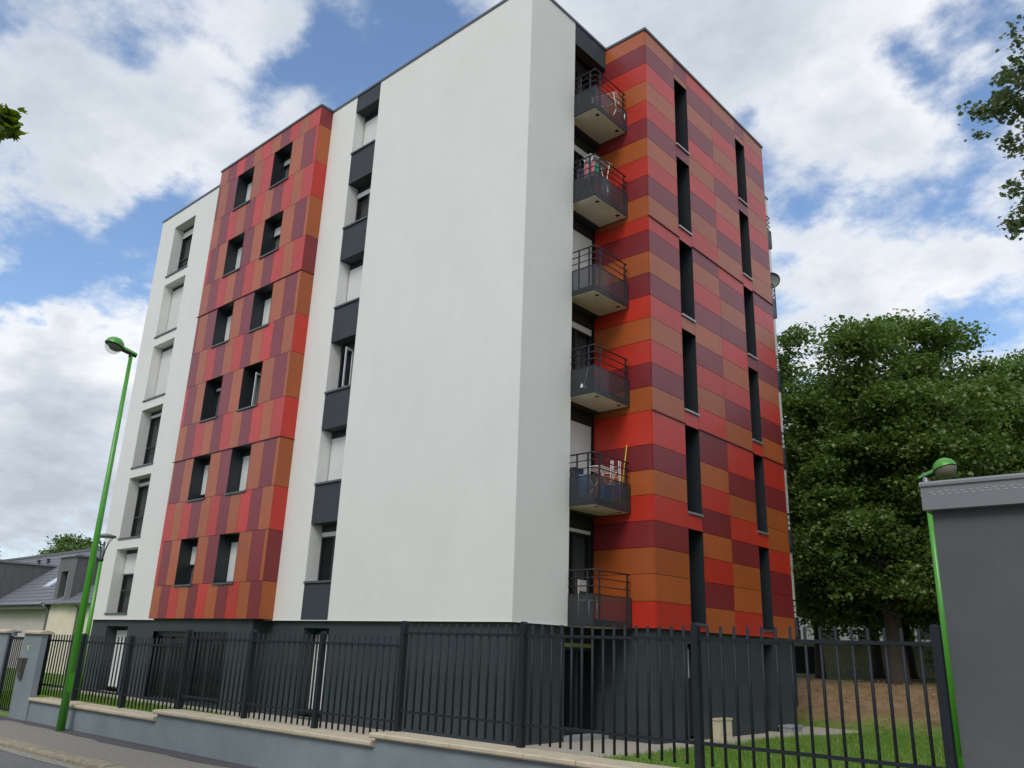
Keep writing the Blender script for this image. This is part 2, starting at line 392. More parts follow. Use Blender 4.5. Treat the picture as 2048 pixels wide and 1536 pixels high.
fb.wall(back, XR2, XR1, 0, ZT-.09, holes, 0, .03); East(XR1).wall(back, YB+.03, 0, 0, ZT-.09, [], 0, .03)
West(XR2).wall(back, 0, -YB-.03, 0, ZT-.09, [], 0, 0.)
back.face([(XR2, YB+.03, .002), (XR2, 0, .002), (XR1-.03, 0, .002), (XR1-.03, YB+.03, .002)])
back.build('bay_backing', M['joint'], bld); back = MB()
fw.wall(back, RY0, RY1, 0, ZT-.09, sl_holes, 0, .03); fwS.wall(back, -.4, RX-.03, 0, ZT-.09, [], 0, .03); fwN.wall(back, -RX+.03, .4, 0, ZT-.09, [], 0, .03)
back.face([(-.4, RY0+.03, .002), (-.4, RY1-.03, .002), (RX-.03, RY1-.03, .002), (RX-.03, RY0+.03, .002)])
back.build('wing_backing', M['joint'], bld)
for z in (5.28, 10.79):
    fl = MB(); fb.box(fl, XR2-.07, XR1+.02, z-.012, z+.012, -.03, .01); East(XR1).box(fl, YB+.0, .0, z-.0115, z+.0115, -.018, .01); fl.build('joint_flashing', M['flash'], bld)
for z in (5.289, 10.812):
    for a_, b_ in ((RY0, S1[0]), (S1[1], S2[0]), (S2[1], RY1)):
        fl = MB(); fw.box(fl, a_, b_, z-.014, z+.014, -.03, .01); fl.build('joint_flashing', M['flash'], bld)
def lining(o, fr, u0, u1, v0, v1, d):
    q = MB(); fr.reveal(q, u0, u1, v0, v1, -.006, d); q.build('window_lining', M['alu'], o)
shut = [(.46, .94, 0, 0), (.80, .995, 0, 0), (.07, 0, 0, 1), (.995, .995, 0, 0), (.995, .24, 0, 1), (.995, .15, 0, 1)]
for k in range(6):
    s1, s2, c1, c2 = shut[k]
    ow = window(fb, *W1, 1.045+k*H, 2.515+k*H, .44, s1, False, None, None, .2, 'coping', .02); lining(ow, fb, *W1, 1.045+k*H, 2.515+k*H, .5)
    ow = window(fb, *W2, 1.045+k*H, 2.515+k*H, .44, s2, bool(c2), None, None, .2, 'coping', .02, opensash=(k == 2)); lining(ow, fb, *W2, 1.045+k*H, 2.515+k*H, .5)
for S in (S1, S2):
    for k in range(6):
        ow = window(fw, *S, .206+k*H, 2.5145+k*H, .55, 0, False, None, None, .1, 'sillL' if k else 'coping', .005); lining(ow, fw, *S, .206+k*H, 2.5145+k*H, .62)

# -------- copings and roof
cp = MB()
def cope(x0, x1, y0, y1): cp.box(x0, x1, y0, y1, ZT-.08, ZT)
cope(XL-.03, XR2+.0, -.03, .35); cope(XR2-.03, XR1+.03, YB-.03, .35); cope(XR1+.03, -.35, -.03, .35)
cope(-.35, .03, -.03, RY0-.03); cope(-.35, RX+.03, RY0-.03, RY1+.03); cope(-.35, .03, RY1+.03, YN+.03); cope(XL-.03, -.35, YN-.35, YN+.03); cope(XL-.03, XL+.35, .35, YN-.35)
cp.build('parapet_coping', M['coping'], bld)
rf = MB(); rf.box(XL+.1, -.1, .1, YN-.1, 16.6, 16.8); rf.box(-.1, RX-.05, RY0+.05, RY1-.05, 16.6, 16.8); rf.box(XR2+.05, XR1-.05, YB+.05, .1, 16.6, 16.8)
rf.build('roof', M['dark'], bld)
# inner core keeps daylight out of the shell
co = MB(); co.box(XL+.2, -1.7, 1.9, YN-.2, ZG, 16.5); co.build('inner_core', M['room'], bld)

# -------- plinth
pl = MB()
pS, pB, pE, pW = South(.1), South(-.35), East(-.1), East(RX-.1)
ph = [(-20.2, -18.43, ZG, -.24), (-7.70, -6.545, -2.42, -.2)]
pS.wall(pl, XL+.1, -.1, ZG-.3, 0, ph)
for h in ph: pS.reveal(pl, *h, 0, .45)
pb = [(-15.46, -13.35, -2.42, -.40), (-12.95, -10.86, -2.42, -.40)]
pB.wall(pl, XR2+.1, -9.55, ZG-.3, 0, pb)
for h in pb: pB.reveal(pl, *h, 0, .16)
pl.face([(-9.55, -.35, ZG-.3), (-9.55, .1, ZG-.3), (-9.55, .1, 0), (-9.55, -.35, 0)]); pl.face([(XR2+.1, .1, ZG-.3), (XR2+.1, -.35, ZG-.3), (XR2+.1, -.35, 0), (XR2+.1, .1, 0)])
pE.wall(pl, .1, 1.95, ZG-.3, 0, []); pE.wall(pl, 12.6, YN-.1, ZG-.3, 0, [])
pw = [(5.0, 5.62, -2.44, -.29), (9.05, 9.72, -2.5, -.2)]
pW.wall(pl, RY0+.1, RY1-.1, ZG-.3, 0, pw)
for h in pw: pW.reveal(pl, *h, 0, .4)
South(RY0+.1).wall(pl, -.45, RX-.1, ZG-.3, 0, []); North(RY1-.1).wall(pl, -RX+.1, .45, ZG-.3, 0, [])
pl.face([(-.1, 1.95, ZG-.3), (-.45, 1.95, ZG-.3), (-.45, 1.95, 0), (-.1, 1.95, 0)])
North(YN-.1).wall(pl, .1, -XL-.1, ZG-.3, 0, []); West(XL+.1).wall(pl, -YN+.1, -.1, ZG-.3, 0, [])
pl.build('plinth', M['plinth'], bld)
window(pS, -20.2, -18.43, -2.4, -.24, .42, .97, False, None, .5, .14, None, name='ground_window')
window(pS, -7.70, -6.545, -2.42, -.2, .42, .93, False, None, None, .16, 'coping', name='ground_window')
for h in pb: window(pB, *h, .13, 0, False, None, .45, .08, None, name='ground_window')
window(pW, 5.0, 5.62, -2.44, -.29, .34, .34, False, None, None, .12, 'coping', name='ground_window')
window(pW, 9.05, 9.72, -2.5, -.2, .36, 0, False, None, None, .12, None, name='ground_window')
fm = MB(); pB.box(fm, -15.5, -10.82, -.385, -.35, -.03, .0); pB.box(fm, -15.5, -15.46, -2.42, -.385, -.02, .1); pB.box(fm, -10.86, -10.82, -2.42, -.385, -.02, .1); fm.build('glazing_trim', M['rail'], bld)

# -------- loggias: back wall with doors, beams; balconies
def loggia(y0, y1, mir):
    fl_ = East(-.42)
    w = MB(); b = MB()
    hs = []
    for k in range(6): hs.append((y0+.05, y1-.05, .16+k*H, 2.36+k*H))
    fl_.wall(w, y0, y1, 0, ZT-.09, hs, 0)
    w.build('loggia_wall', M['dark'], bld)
    b = MB(); b.box(-.3, 0., y0, y1, 16.29, ZT-.08); b.build('loggia_beam', M['anth'], bld)
    for k in range(6):
        sh = [.0, .0, .08, .995, .09, .0][k] if not mir else .5
        if not mir and k == 1: sh = .995
        if not mir and k == 0: sh = .04
        if not mir and k == 2: sh = .08
        window(fl_, y0+.05, y1-.05, .16+k*H, 2.36+k*H, .04, sh, k in (2, 0), None, .5, .02 if k != 5 else .1, None, name='balcony_door')
    # ground floor entrance in the recess
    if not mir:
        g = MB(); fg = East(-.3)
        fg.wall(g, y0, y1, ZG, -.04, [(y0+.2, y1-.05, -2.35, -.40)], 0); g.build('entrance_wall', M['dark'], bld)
        window(fg, y0+.2, y1-.05, -2.35, -.40, .03, 0, False, None, .45, .09, None, name='entrance_door')
        s = MB(); fg.box(s, y0+.22, y1-.25, -.47, -.385, -.03, .02); s.build('entrance_light_strip', M['limec'], bld)
        s = MB(); s.box(-.5, .0, y0+.05, y1+.08, ZG, ZG+.12); s.build('entrance_step', M['conc'], bld)
loggia(1.93, RY0, False); loggia(RY1, 12.653, True)

def balcony(k, mir):
    Y = (lambda y: y) if not mir else (lambda y: 14.583-y)
    def bx(m_, x0, x1, a, c, z0, z1, mi=0): m_.box(x0, x1, min(Y(a), Y(c)), max(Y(a), Y(c)), z0, z1, mi)
    z = k*H-.02; ys, yn, xo = 1.905, 3.43, (.88 if mir else .75)
    s = MB(); bx(s, -.2, xo-.03, ys+.03, yn-.0, z, z+.012, 0); bx(s, -.41, xo-.03, ys+.03, yn, z+.012, z+.16, 1); bx(s, -.41, -.2, ys+.03, yn, z-.04, z+.012, 1)
    for yy in (2.25, 3.2): bx(s, .52, .62, yy-.05, yy+.05, z-.004, z+.004, 2)
    o = s.build('balcony', [M['soffit'], M['anth'], M['dark']], bld)
    f = MB(); bx(f, .012, xo, ys, ys+.03, z-.0, z+.05); bx(f, xo-.03, xo, ys+.03, yn, z, z+.05); bx(f, .012, xo, ys, ys+.025, z+.695, z+.715); bx(f, xo-.025, xo, ys+.025, yn, z+.695, z+.715)
    bx(f, xo-.025, xo+.002, ys-.002, ys+.025, z+.05, z+.695); bx(f, xo-.02, xo+.002, yn-.012, yn+.006, z+.05, z+.695); bx(f, .012, .03, ys, ys+.02, z+.05, z+.695)
    f.build('guard_frame', M['rail'], o)
    g = MB(); bx(g, .03, xo-.025, ys+.006, ys+.014, z+.05, z+.695); g.build('guard_panel', M['guard'], o)
    g = MB(); bx(g, xo-.014, xo-.006, ys+.025, yn-.012, z+.05, z+.695); g.build('guard_panel', M['guard'], o)
    r = MB(); i = .012
    for h, rad in ((.885, .013), (1.07, .013), (1.25, .02)):
        e = .02 if h < 1.2 else .055
        r.tube([(-.01 if h < 1.2 else .03, Y(ys+.012), z+h), (xo-.05, Y(ys+.012), z+h), (xo-.026, Y(ys+.02), z+h), (xo-.012, Y(ys+.05), z+h), (xo-.012, Y(yn-e), z+h)], rad, 8)
    for x, y in ((.21, ys+.04), (.54, ys+.04), (xo-.04, ys+.27), (xo-.04, 3.31)):
        r.box(x-.02, x+.02, Y(y)-.012, Y(y)+.012, z+.1, z+1.24)
    r.build('railing', M['rail'], o)
for k in range(6): balcony(k, False); balcony(k, True)

# ------------------------------------------------------------------ things kept on the balconies
def fz(k): return k*H+.142
def drying_rack(name, loc, label, rot=0, h=.9, w=.55, L=.9, folded=False):
    t = thing(name, loc, label, 'drying rack', 'drying racks on the balconies'); x, y, z = loc; m = MB(); R_ = Matrix.Rotation(rot, 3, 'Z')
    P = lambda a, b, c: Vector(loc)+R_ @ Vector((a, b, c))
    if folded:
        for s in (-.12, .12):
            m.tube([P(s, -.05, 0), P(s, .1, h)], .011, 6); m.tube([P(s*.7, .14, 0), P(s*.6, .1, h)], .011, 6)
        m.build('frame', M['whitepl'], t); m = MB()
        for i in range(6): m.tube([P(-.12, .1, h*.45+i*.09), P(.12, .1, h*.45+i*.09)], .005, 5)
        m.build('wires', M['whitepl'], t)
    else:
        for s in (-L/2, L/2):
            m.tube([P(s*.8, -w/2, 0), P(s*.8, w/2, h)], .011, 6); m.tube([P(s*.8, w/2, 0), P(s*.8, -w/2, h)], .011, 6)
        for s in (-w/2, w/2): m.tube([P(-L/2, s, h), P(L/2, s, h)], .011, 6)
        for s in (-L/2, L/2): m.tube([P(s, -w/2, h), P(s, w/2, h)], .011, 6)
        m.build('frame', M['whitepl'], t); m = MB()
        for i in range(1, 8): m.tube([P(-L/2, -w/2+w*i/8, h), P(L/2, -w/2+w*i/8, h)], .005, 5)
        m.build('wires', M['whitepl'], t)
    return t
def cloth(name, P0, U, w, h, mm, label, seed):
    rnd = random.Random(seed); m = MB(); U = Vector(U).normalized(); V = Vector((0, 0, -1)); Nn = U.cross(V); n, q = 9, 7
    def pt(i, j): return Vector(P0)+U*(w*i/n*(1-.1*j/q))+V*(h*j/q)+Nn*(.035*math.sin(i*1.3+seed)*(.4+j/q))
    for i in range(n):
        for j in range(q): m.face([pt(i, j), pt(i+1, j), pt(i+1, j+1), pt(i, j+1)], 0, True)
    o = m.build(name, mm, None); return tag(o, label, 'laundry', 'laundry on the balconies')
drying_rack('drying_rack', (.42, 2.85, fz(5)), 'white folding drying rack on the topmost balcony', .3, .74, .5, .8)
wh = MB(); wh.tube([(.70+.03*math.sin(a), 3.40+.04*math.cos(a), fz(5)+.36+.24*math.sin(a)) for a in [2*PI*i/20 for i in range(21)]], .018, 8)
wh = MB(); wh.tube([(.50+.24*math.cos(a), 3.46-.12+.10*math.cos(a)*0, fz(5)+.33+.26*math.sin(a)) for a in [2*PI*i/24 for i in range(25)]], .02, 8, cap=False)
tag(wh.build('hoop', M['whitepl']), 'round white hoop leaning against red panels on the topmost balcony', 'hoop')
drying_rack('drying_rack', (.34, 2.55, fz(4)), 'tall white drying rack above the railing of the second balcony from the top', PI/2-.2, 1.32, .35, .8)
cloth('laundry', (.30, 2.0, fz(4)+.98), (1, .15, 0), .34, .45, M['cloth2'], 'rose and white laundry hung on the second balcony from the top', 1)
cloth('laundry', (.52, 2.12, fz(4)+.95), (1, .35, 0), .2, .40, M['cloth1'], 'green cloth hung by the corner of the second balcony from the top', 2)
cloth('laundry', (.04, 2.03, fz(4)+.92), (1, .1, 0), .26, .40, M['cloth3'], 'dark laundry hung by the white wall on the second balcony from the top', 3)
cloth('laundry', (.70, 2.25, fz(4)+.60), (.05, 1, 0), .45, .42, M['curtain'], 'pale sheet behind the smoked panel of the second balcony from the top', 4)
def broom(name, a, b, mm, mh, label):
    t = thing(name, a, label, 'broom', 'brooms on the balconies'); m = MB(); m.tube([a, b], .014, 8); m.build('handle', mm, t)
    d_ = (Vector(a)-Vector(b)).normalized(); m = MB(); A = Vector(a); m.hexa([A+Vector((-.03, -.1, 0)), A+Vector((.03, -.1, 0)), A+Vector((.03, .1, 0)), A+Vector((-.03, .1, 0)), A+Vector((-.02, -.08, .1)), A+Vector((.02, -.08, .1)), A+Vector((.02, .08, .1)), A+Vector((-.02, .08, .1))]); m.build('head', mh, t)
broom('broom', (.36, 1.99, fz(2)+.02), (.5, 2.0, fz(2)+.62), M['whitepl'], M['shutter'], 'white broom behind the smoked panel of the third balcony from the bottom')
broom('broom', (.66, 3.1, fz(1)+.02), (.70, 3.36, fz(1)+1.55), M['yellow'], M['cloth3'], 'long yellow broom leaning over the railing of the second balcony from the bottom')
bt = thing('barrel', (.28, 2.12, fz(1)), 'blue plastic barrel behind the smoked panel of the second balcony from the bottom', 'barrel')
m = MB(); m.lathe([(.0, 0), (.13, 0), (.15, .1), (.16, .3), (.155, .5), (.13, .56)], (.28, 2.12, fz(1)), 20); m.build('body', M['bluepl'], bt)
m = MB(); m.lathe([(.165, .54), (.165, .58), (.14, .6), (0, .6)], (.28, 2.12, fz(1)), 20); m.build('lid', M['bluepl'], bt)
drying_rack('drying_rack', (.60, 2.98, fz(1)), 'folded white drying rack standing upright on the second balcony from the bottom', .4, 1.12, folded=True)
drying_rack('drying_rack', (.30, 2.80, fz(1)), 'white drying rack opened flat on the second balcony from the bottom', .1, .86, .9, .5)
m = MB(); m.box(.42, .66, 2.5, 2.8, fz(1), fz(1)+.38); m.box(.41, .67, 2.49, 2.81, fz(1)+.38, fz(1)+.41); tag(m.build('storage_box', M['bluepl']), 'blue lidded storage box on the second balcony from the bottom', 'box')
m = MB(); m.box(.36, .68, 3.08, 3.38, fz(1)+.21, fz(1)+.5); m.box(.35, .69, 3.07, 3.39, fz(1)+.5, fz(1)+.53); tag(m.build('storage_box', M['violet']), 'violet box on a lime crate on the second balcony from the bottom', 'box')
m = MB(); m.box(.36, .68, 3.08, 3.38, fz(1), fz(1)+.2); m.box(.35, .69, 3.07, 3.39, fz(1)+.19, fz(1)+.207); tag(m.build('crate', M['limec']), 'lime green crate under the violet box on the second balcony from the bottom', 'crate')
m = MB(); m.box(-.3, .1, 2.0, 2.35, fz(1), fz(1)+.78); m.box(-.31, .11, 1.99, 2.36, fz(1)+.78, fz(1)+.81); tag(m.build('cabinet', M['cloth3']), 'black cabinet by the white wall on the second balcony from the bottom', 'cabinet')
ch = thing('folding_chair', (.1, 2.55, fz(0)), 'pale folding chair standing on the lowest balcony', 'chair')
m = MB(); m.box(-.05, .27, 2.38, 2.74, fz(0)+.43, fz(0)+.46); m.build('seat', M['curtain'], ch)
m = MB(); m.box(-.08, -.05, 2.38, 2.74, fz(0)+.66, fz(0)+.92); m.build('backrest', M['curtain'], ch)
for sx, sy in ((-.06, 2.4), (-.06, 2.72), (.25, 2.4), (.25, 2.72)):
    m = MB(); m.tube([(sx, sy, fz(0)), (sx, sy, fz(0)+(.92 if sx < 0 else .44))], .012, 6); m.build('leg', M['whitepl'], ch)
sd = thing('satellite_dish', (.86, 12.62, 11.1), 'pale satellite dish with dark rim on a balcony behind the far red edge', 'satellite dish')
mxd = Matrix.Rotation(.35, 3, 'Z') @ Matrix.Rotation(PI/2, 3, 'X'); dc = (.79, 12.60, 12.42)
m = MB(); m.lathe([(0, 0), (.13, .015), (.24, .045), (.30, .085)], dc, 28, 0, mxd); m.build('dish', M['conc'], sd)
m = MB(); m.lathe([(.285, .08), (.315, .088), (.315, .108), (.285, .10), (.285, .08)], dc, 28, 0, mxd); m.build('rim', M['rail'], sd)
m = MB(); m.tube([(.85, 12.70, 11.2), (.85, 12.70, 12.4), (.80, 12.62, 12.42)], .02, 8); m.build('mast', M['rail'], sd)

# ------------------------------------------------------------------ fence line frame (turned 1.5 degrees from the facade)
TH = math.radians(1.5); E_ = Vector((math.cos(TH), math.sin(TH), 0)); N_ = Vector((-math.sin(TH), math.cos(TH), 0)); HZ = CAM.z
FO = Vector((CAM.x, CAM.y, 0))
def FP(a, D, h): return FO+E_*a+N_*D+Vector((0, 0, HZ+h))
def fbox(mb_, a0, a1, D0, D1, h0, h1, m_=0):
    mb_.hexa([FP(a0, D0, h0), FP(a1, D0, h0), FP(a1, D1, h0), FP(a0, D1, h0), FP(a0, D0, h1), FP(a1, D0, h1), FP(a1, D1, h1), FP(a0, D1, h1)], m_)
ZP = -1.53                                  # pavement height below the eye
posts = [-1.73, -3.74, -5.75, -7.60, -9.15, -10.75, -12.53, -14.37, -16.22, -17.80]
fence = thing('metal_fence', FP(-9.8, 7, -.95), 'anthracite round bar metal fence on stone capped low wall', 'fence')
segs = {'R': (.30, .158, -.708, .27, -.888, -.93), 'M': (.157, .013, -.826, .118, -1.004, -1.02), 'L': (.036, -.111, -.918, -.0, -1.10, -1.124)}
def seg_of(i): return 'R' if i < 3 else 'M' if i < 6 else 'L'
for i, a in enumerate(posts):
    s = segs[seg_of(max(i-1, 0)) if i in (3, 6) else seg_of(i)]; bot = segs[seg_of(i)][5]
    m = MB(); w = .032; top = s[0]; prof = [(-w, bot), (-w, top-w)]+[(-w*math.cos(t), top-w+w*math.sin(t)) for t in [PI*k/8 for k in range(1, 8)]]+[(w, top-w), (w, bot)]
    n = len(prof)
    f0 = [FP(a+x, 6.966, h) for x, h in prof]; f1 = [FP(a+x, 7.034, h) for x, h in prof]
    m.face(f0[::-1]); m.face(f1)
    for k in range(n): m.face([f0[k], f0[(k+1) % n], f1[(k+1) % n], f1[k]], 0, 1 <= k <= 8)
    for hh in [bot+.15+.12*q for q in range(9)]: fbox(m, a+w, a+w+.003, 6.99, 7.01, hh, hh+.02)
    m.build('post', M['fence'], fence)
for i in range(9):
    a1, a0 = posts[i]-.032, posts[i+1]+.032; s = segs[seg_of(i)]
    m = MB(); n = max(6, round((a1-a0)/.118)-1)
    for k in range(n):
        a = a0+(a1-a0)*(k+.7)/(n+.4); m.tube([FP(a, 7.0, s[4]), FP(a, 7.0, s[3])], .0135, 8)
    o = m.build('bars', M['fence'], fence)
    for h in (s[1], s[2]):
        m = MB(); fbox(m, a0, a1, 6.984, 7.016, h-.0145, h+.0145); m.build('rail', M['fence'], o)
gw = thing('garden_wall', FP(-9.8, 6.8, ZP), 'low blue grey rendered wall with stepped sandstone coping under the metal fence', 'wall')
m = MB()
spans = {'R': (-7.62, -1.2), 'M': (-12.55, -7.62), 'L': (-17.25, -12.55)}
for key, (a0, a1) in spans.items():
    hc = segs[key][5]; fbox(m, a0, a1, 6.69, 6.98, ZP-.5, hc-.055)
m.build('wall_body', M['bluewall'], gw)
for key, (a0, a1) in spans.items():
    hc = segs[key][5]; m = MB(); a = a1; j = 0
    if key == 'L': a0 = -17.24
    else: a0 -= .05
    while a > a0+.02:
        L_ = (.98, .50, .98, .16, .98, .62, .98)[j % 7]; b = max(a-L_, a0); j += 1
        e = .012; g = .004
        p = [FP(b+g, 6.63+e, hc-.055), FP(a-g, 6.63+e, hc-.055), FP(a-g, 7.05-e, hc-.055), FP(b+g, 7.05-e, hc-.055)]
        q = [FP(b+g, 6.63, hc-.04), FP(a-g, 6.63, hc-.04), FP(a-g, 7.05, hc-.04), FP(b+g, 7.05, hc-.04)]
        r = [FP(b+g, 6.63, hc-.012), FP(a-g, 6.63, hc-.012), FP(a-g, 7.05, hc-.012), FP(b+g, 7.05, hc-.012)]
        t = [FP(b+g, 6.645, hc), FP(a-g, 6.645, hc), FP(a-g, 7.035, hc), FP(b+g, 7.035, hc)]
        for lo, hi in ((p, q), (q, r), (r, t)):
            for c in range(4): m.face([lo[c], lo[(c+1) % 4], hi[(c+1) % 4], hi[c]])
        m.face(t); m.face(p[::-1]); a = b
    m.build('coping', M['stone'], gw)
def pier(a0, a1, label):
    t = thing('gate_pier', FP((a0+a1)/2, 6.9, ZP), label, 'gate pier', 'gate piers by the garden gate')
    m = MB(); fbox(m, a0, a1, 6.66, 6.77, ZP-.3, .0); m.build('pier_body', M['bluewall'], t)
    m = MB(); c = (a0+a1)/2; lo = [FP(a0-.04, 6.61, .0), FP(a1+.04, 6.61, .0), FP(a1+.04, 6.86, .0), FP(a0-.04, 6.86, .0)]; hi = [v+Vector((0, 0, .035)) for v in lo]
    rg = [FP(a0-.04, 6.735, .065), FP(a1+.04, 6.735, .065)]
    for k in range(4): m.face([lo[k], lo[(k+1) % 4], hi[(k+1) % 4], hi[k]])
    m.face([hi[0], hi[1], rg[1], rg[0]]); m.face([hi[2], hi[3], rg[0], rg[1]]); m.face([hi[1], hi[2], rg[1]]); m.face([hi[3], hi[0], rg[0]]); m.face(lo[::-1]); m.build('pier_cap', M['stone'], t)
    return t
pier(-18.08, -17.25, 'blue grey gate pier with sandstone cap and steel wall fitting beside the fence end')
pier(-20.6, -18.92, 'blue grey gate pier with sandstone cap at the left picture edge')
wl = MB(); T = [(-18.0, -.45), (-17.70, -.45), (-17.78, -.83), (-17.92, -.83)]
f0 = [FP(a, 6.655, h) for a, h in T]; f1 = [FP(-17.85+(a+17.85)*.8, 6.57 if i < 2 else 6.62, h) for i, (a, h) in enumerate(T)]
wl.face(f1[::-1]); [wl.face([f0[k], f0[(k+1) % 4], f1[(k+1) % 4], f1[k]]) for k in range(4)]
wo = wl.build('wall_light', M['steelbox']); tag(wo, 'tapered brushed steel wall light fixed on the blue grey gate pier', 'wall light')
nm = MB()
nm.tube([FP(-17.74, 6.652, -.34), FP(-17.74, 6.652, -.27)], .012, 6); nm.tube([FP(-17.74, 6.652, -.27), FP(-17.79, 6.652, -.235)], .011, 6); nm.tube([FP(-17.74, 6.652, -.27), FP(-17.70, 6.652, -.22)], .011, 6)
tag(nm.build('wall_mark', M['mark']), 'small pale green mark above the steel fitting on the gate pier', 'sign')
gt = thing('garden_gate', FP(-18.5, 7, ZP), 'anthracite barred garden gate between two blue grey piers', 'gate')
m = MB(); fbox(m, -18.91, -18.84, 6.69, 6.74, ZP+.03, -.02); fbox(m, -18.16, -18.09, 6.69, 6.74, ZP+.03, -.06); fbox(m, -18.84, -18.16, 6.695, 6.735, -.12, -.07); fbox(m, -18.84, -18.16, 6.695, 6.735, ZP+.1, ZP+.15); m.build('gate_frame', M['fence'], gt)
m = MB(); [m.tube([FP(-18.84+.68*(k+.5)/7, 6.715, ZP+.15), FP(-18.84+.68*(k+.5)/7, 6.715, -.12)], .012, 8) for k in range(7)]; m.build('gate_bars', M['fence'], gt)
m = MB(); m.tube([FP(-18.78, 6.715, .03), FP(-18.3, 6.715, .03)], .022, 8); fbox(m, -18.82, -18.70, 6.68, 6.75, -.06, .01); m.build('gate_closer', M['galv'], gt)

# ------------------------------------------------------------------ kiosk at the right edge
kk = thing('utility_kiosk', FP(1.5, 9, ZP), 'graphite rendered utility building with grey metal roof edge at the right', 'building')
A0 = -1.665
m = MB(); fbox(m, A0, 6., 7.05, 10.3, ZP-.4, 1.22); m.build('wall', M['kwall'], kk)
m = MB(); fbox(m, A0-.045, 6.05, 6.97, 10.4, 1.16, 1.335)
pr = [(6.97, 1.335), (6.955, 1.345), (6.955, 1.365), (6.985, 1.385), (7.03, 1.392), (10.4, 1.392), (10.4, 1.335)]
f0 = [FP(A0-.05, D, h) for D, h in pr]; f1 = [FP(6.05, D, h) for D, h in pr]; m.face(f0); m.face(f1[::-1])
for k in range(len(pr)): m.face([f0[k], f1[k], f1[(k+1) % len(pr)], f0[(k+1) % len(pr)]])
fo = m.build('roof_edge', M['kmetal'], kk)
m = MB()
for r_, h in enumerate((1.295, 1.275)):
    for k in range(75): a = A0+.02+k*.055+r_*.02; fbox(m, a, a+.026, 6.967, 6.972, h-.0022, h+.0022)
m.build('vent_slots', M['slot'], fo)

# ------------------------------------------------------------------ street lamps
def lamp_cobra(loc, hz, dirv, rb, rt, tilt, lens, label, bend=.0, sc=1., stub=None):
    t = thing('street_lamp', loc, label, 'street lamp', 'green street lamps'); x, y, z = loc
    m = MB(); m.tube([(x, y, z), (x, y, z+(hz-z)*.5), (x, y, hz)], [rb, (rb+rt)/2, rt], 16); m.build('pole', M['green'], t)
    m = MB(); q = math.atan2(CAM.y-y, CAM.x-x)+.5; c_, s_ = math.cos(q), math.sin(q); rr = rb*.95
    for h0, h1, w_, k_ in ((.62, .92, .035, .004),):
        pts = [(x+c_*(rr+k_*e_)-s_*w_*f_, y+s_*(rr+k_*e_)+c_*w_*f_, z+h) for h in (h0, h1) for e_, f_ in ((-3, -1), (-3, 1), (1, 1), (1, -1))]; m.hexa(pts)
    m.build('access_hatch', M['green'], t)
    dz = math.atan2(dirv[1], dirv[0]); R_ = Matrix.Rotation(dz, 3, 'Z') @ Matrix.Rotation(-tilt, 3, 'Y')
    base = Vector((x, y, hz))
    if stub:
        m = MB(); m.tube([base-Vector((0, 0, .25)), base+Vector((0, 0, .06))], rt*1.15, 12); m.build('spigot', M['galv'], t)
    P = lambda a, b, c: base+R_ @ Vector((a*sc, b*sc, c*sc))
    m = MB()                                # green upper shell: tail flowing into a dome
    n = 14; rings = []
    prof = [(-.14, .05, .05), (-.13, .07, .075), (.05, .078, .085), (.20, .085, .09)]+[(.48-.25*math.cos(u), max(.085, .25*math.sin(u)) if u < 1 else .25*math.sin(u), max(.09, .235*math.sin(u)) if u < 1 else .235*math.sin(u)) for u in [.3+2.8*i/12 for i in range(13)]]
    for a, w, h in prof:
        rings.append([P(a, w*math.cos(PI*k/n), .02+h*math.sin(PI*k/n)) for k in range(n+1)])
    for r0, r1 in zip(rings, rings[1:]):
        for k in range(n): m.face([r0[k], r0[k+1], r1[k+1], r1[k]], 0, True)
    m.face(rings[0])
    m.build('hood', M['green'], t)
    m = MB(); rings = []                    # dark lower body
    for a, w, h in prof:
        h2 = .06 if a < .3 else .02
        rings.append([P(a, w*1.0*math.cos(PI*k/n), .022-h2*math.sin(PI*k/n)) for k in range(n+1)])
    for r0, r1 in zip(rings, rings[1:]):
        for k in range(n): m.face([r0[k+1], r0[k], r1[k], r1[k+1]], 0, True)
    m.tube([P(0, 0, -.09), P(0, 0, 0)], .05*sc, 10); m.build('housing', M['rail'], t)
    m = MB(); m.lathe([(.228*sc*math.cos(u), -.228*sc*math.sin(u)) for u in [PI/2*k/8 for k in range(9)]], P(.48, 0, .005), 20, 0, R_); m.build('lamp_bowl', lens, t)
    m = MB(); m.lathe([(.20*sc, .0), (.17*sc, -.05*sc), (.12*sc, -.09*sc), (.06*sc, -.10*sc), (0, -.10*sc)], P(.44, 0, 0), 14, 0, R_); m.build('reflector', M['reflector'], t)
lamp_cobra((-3.344, -7.494, HZ+ZP), 4.56, (-.15, -1), .070, .034, math.radians(14), M['lens'], 'tall green street lamp on the pavement in front of the low wall', sc=.71)
lamp_cobra((9.15, -2.47, ZG), 1.66, (1, -.22), .042, .036, math.radians(15), M['lens_old'], 'low green street lamp just behind the graphite utility building', sc=.56, stub=True)
lp = thing('garden_lamp', (-11.63, -4., ZG), 'green garden lamp with flat disc top and glass cone behind the fence', 'lamp')
m = MB(); m.tube([(-11.63, -4, ZG), (-11.63, -4, 1.36)], [.07, .045], 14); m.build('pole', M['green'], lp)
m = MB(); m.lathe([(0, 0), (.05, 0), (.06, .04), (.05, .1), (.03, .12)], (-11.63, -4, 1.34), 14); m.build('collar', M['rail'], lp)
m = MB(); m.lathe([(.045, 0), (.04, .15), (.025, .42), (.0, .42)], (-11.63, -4, 1.46), 12); m.build('lamp_core', M['galv'], lp)
m = MB(); m.lathe([(.02, .03), (.27, .0), (.285, .02), (.27, .05), (.1, .09), (0, .1)], (-11.63, -4, 2.0), 28); m.build('disc_shade', M['galv'], lp)
m = MB()
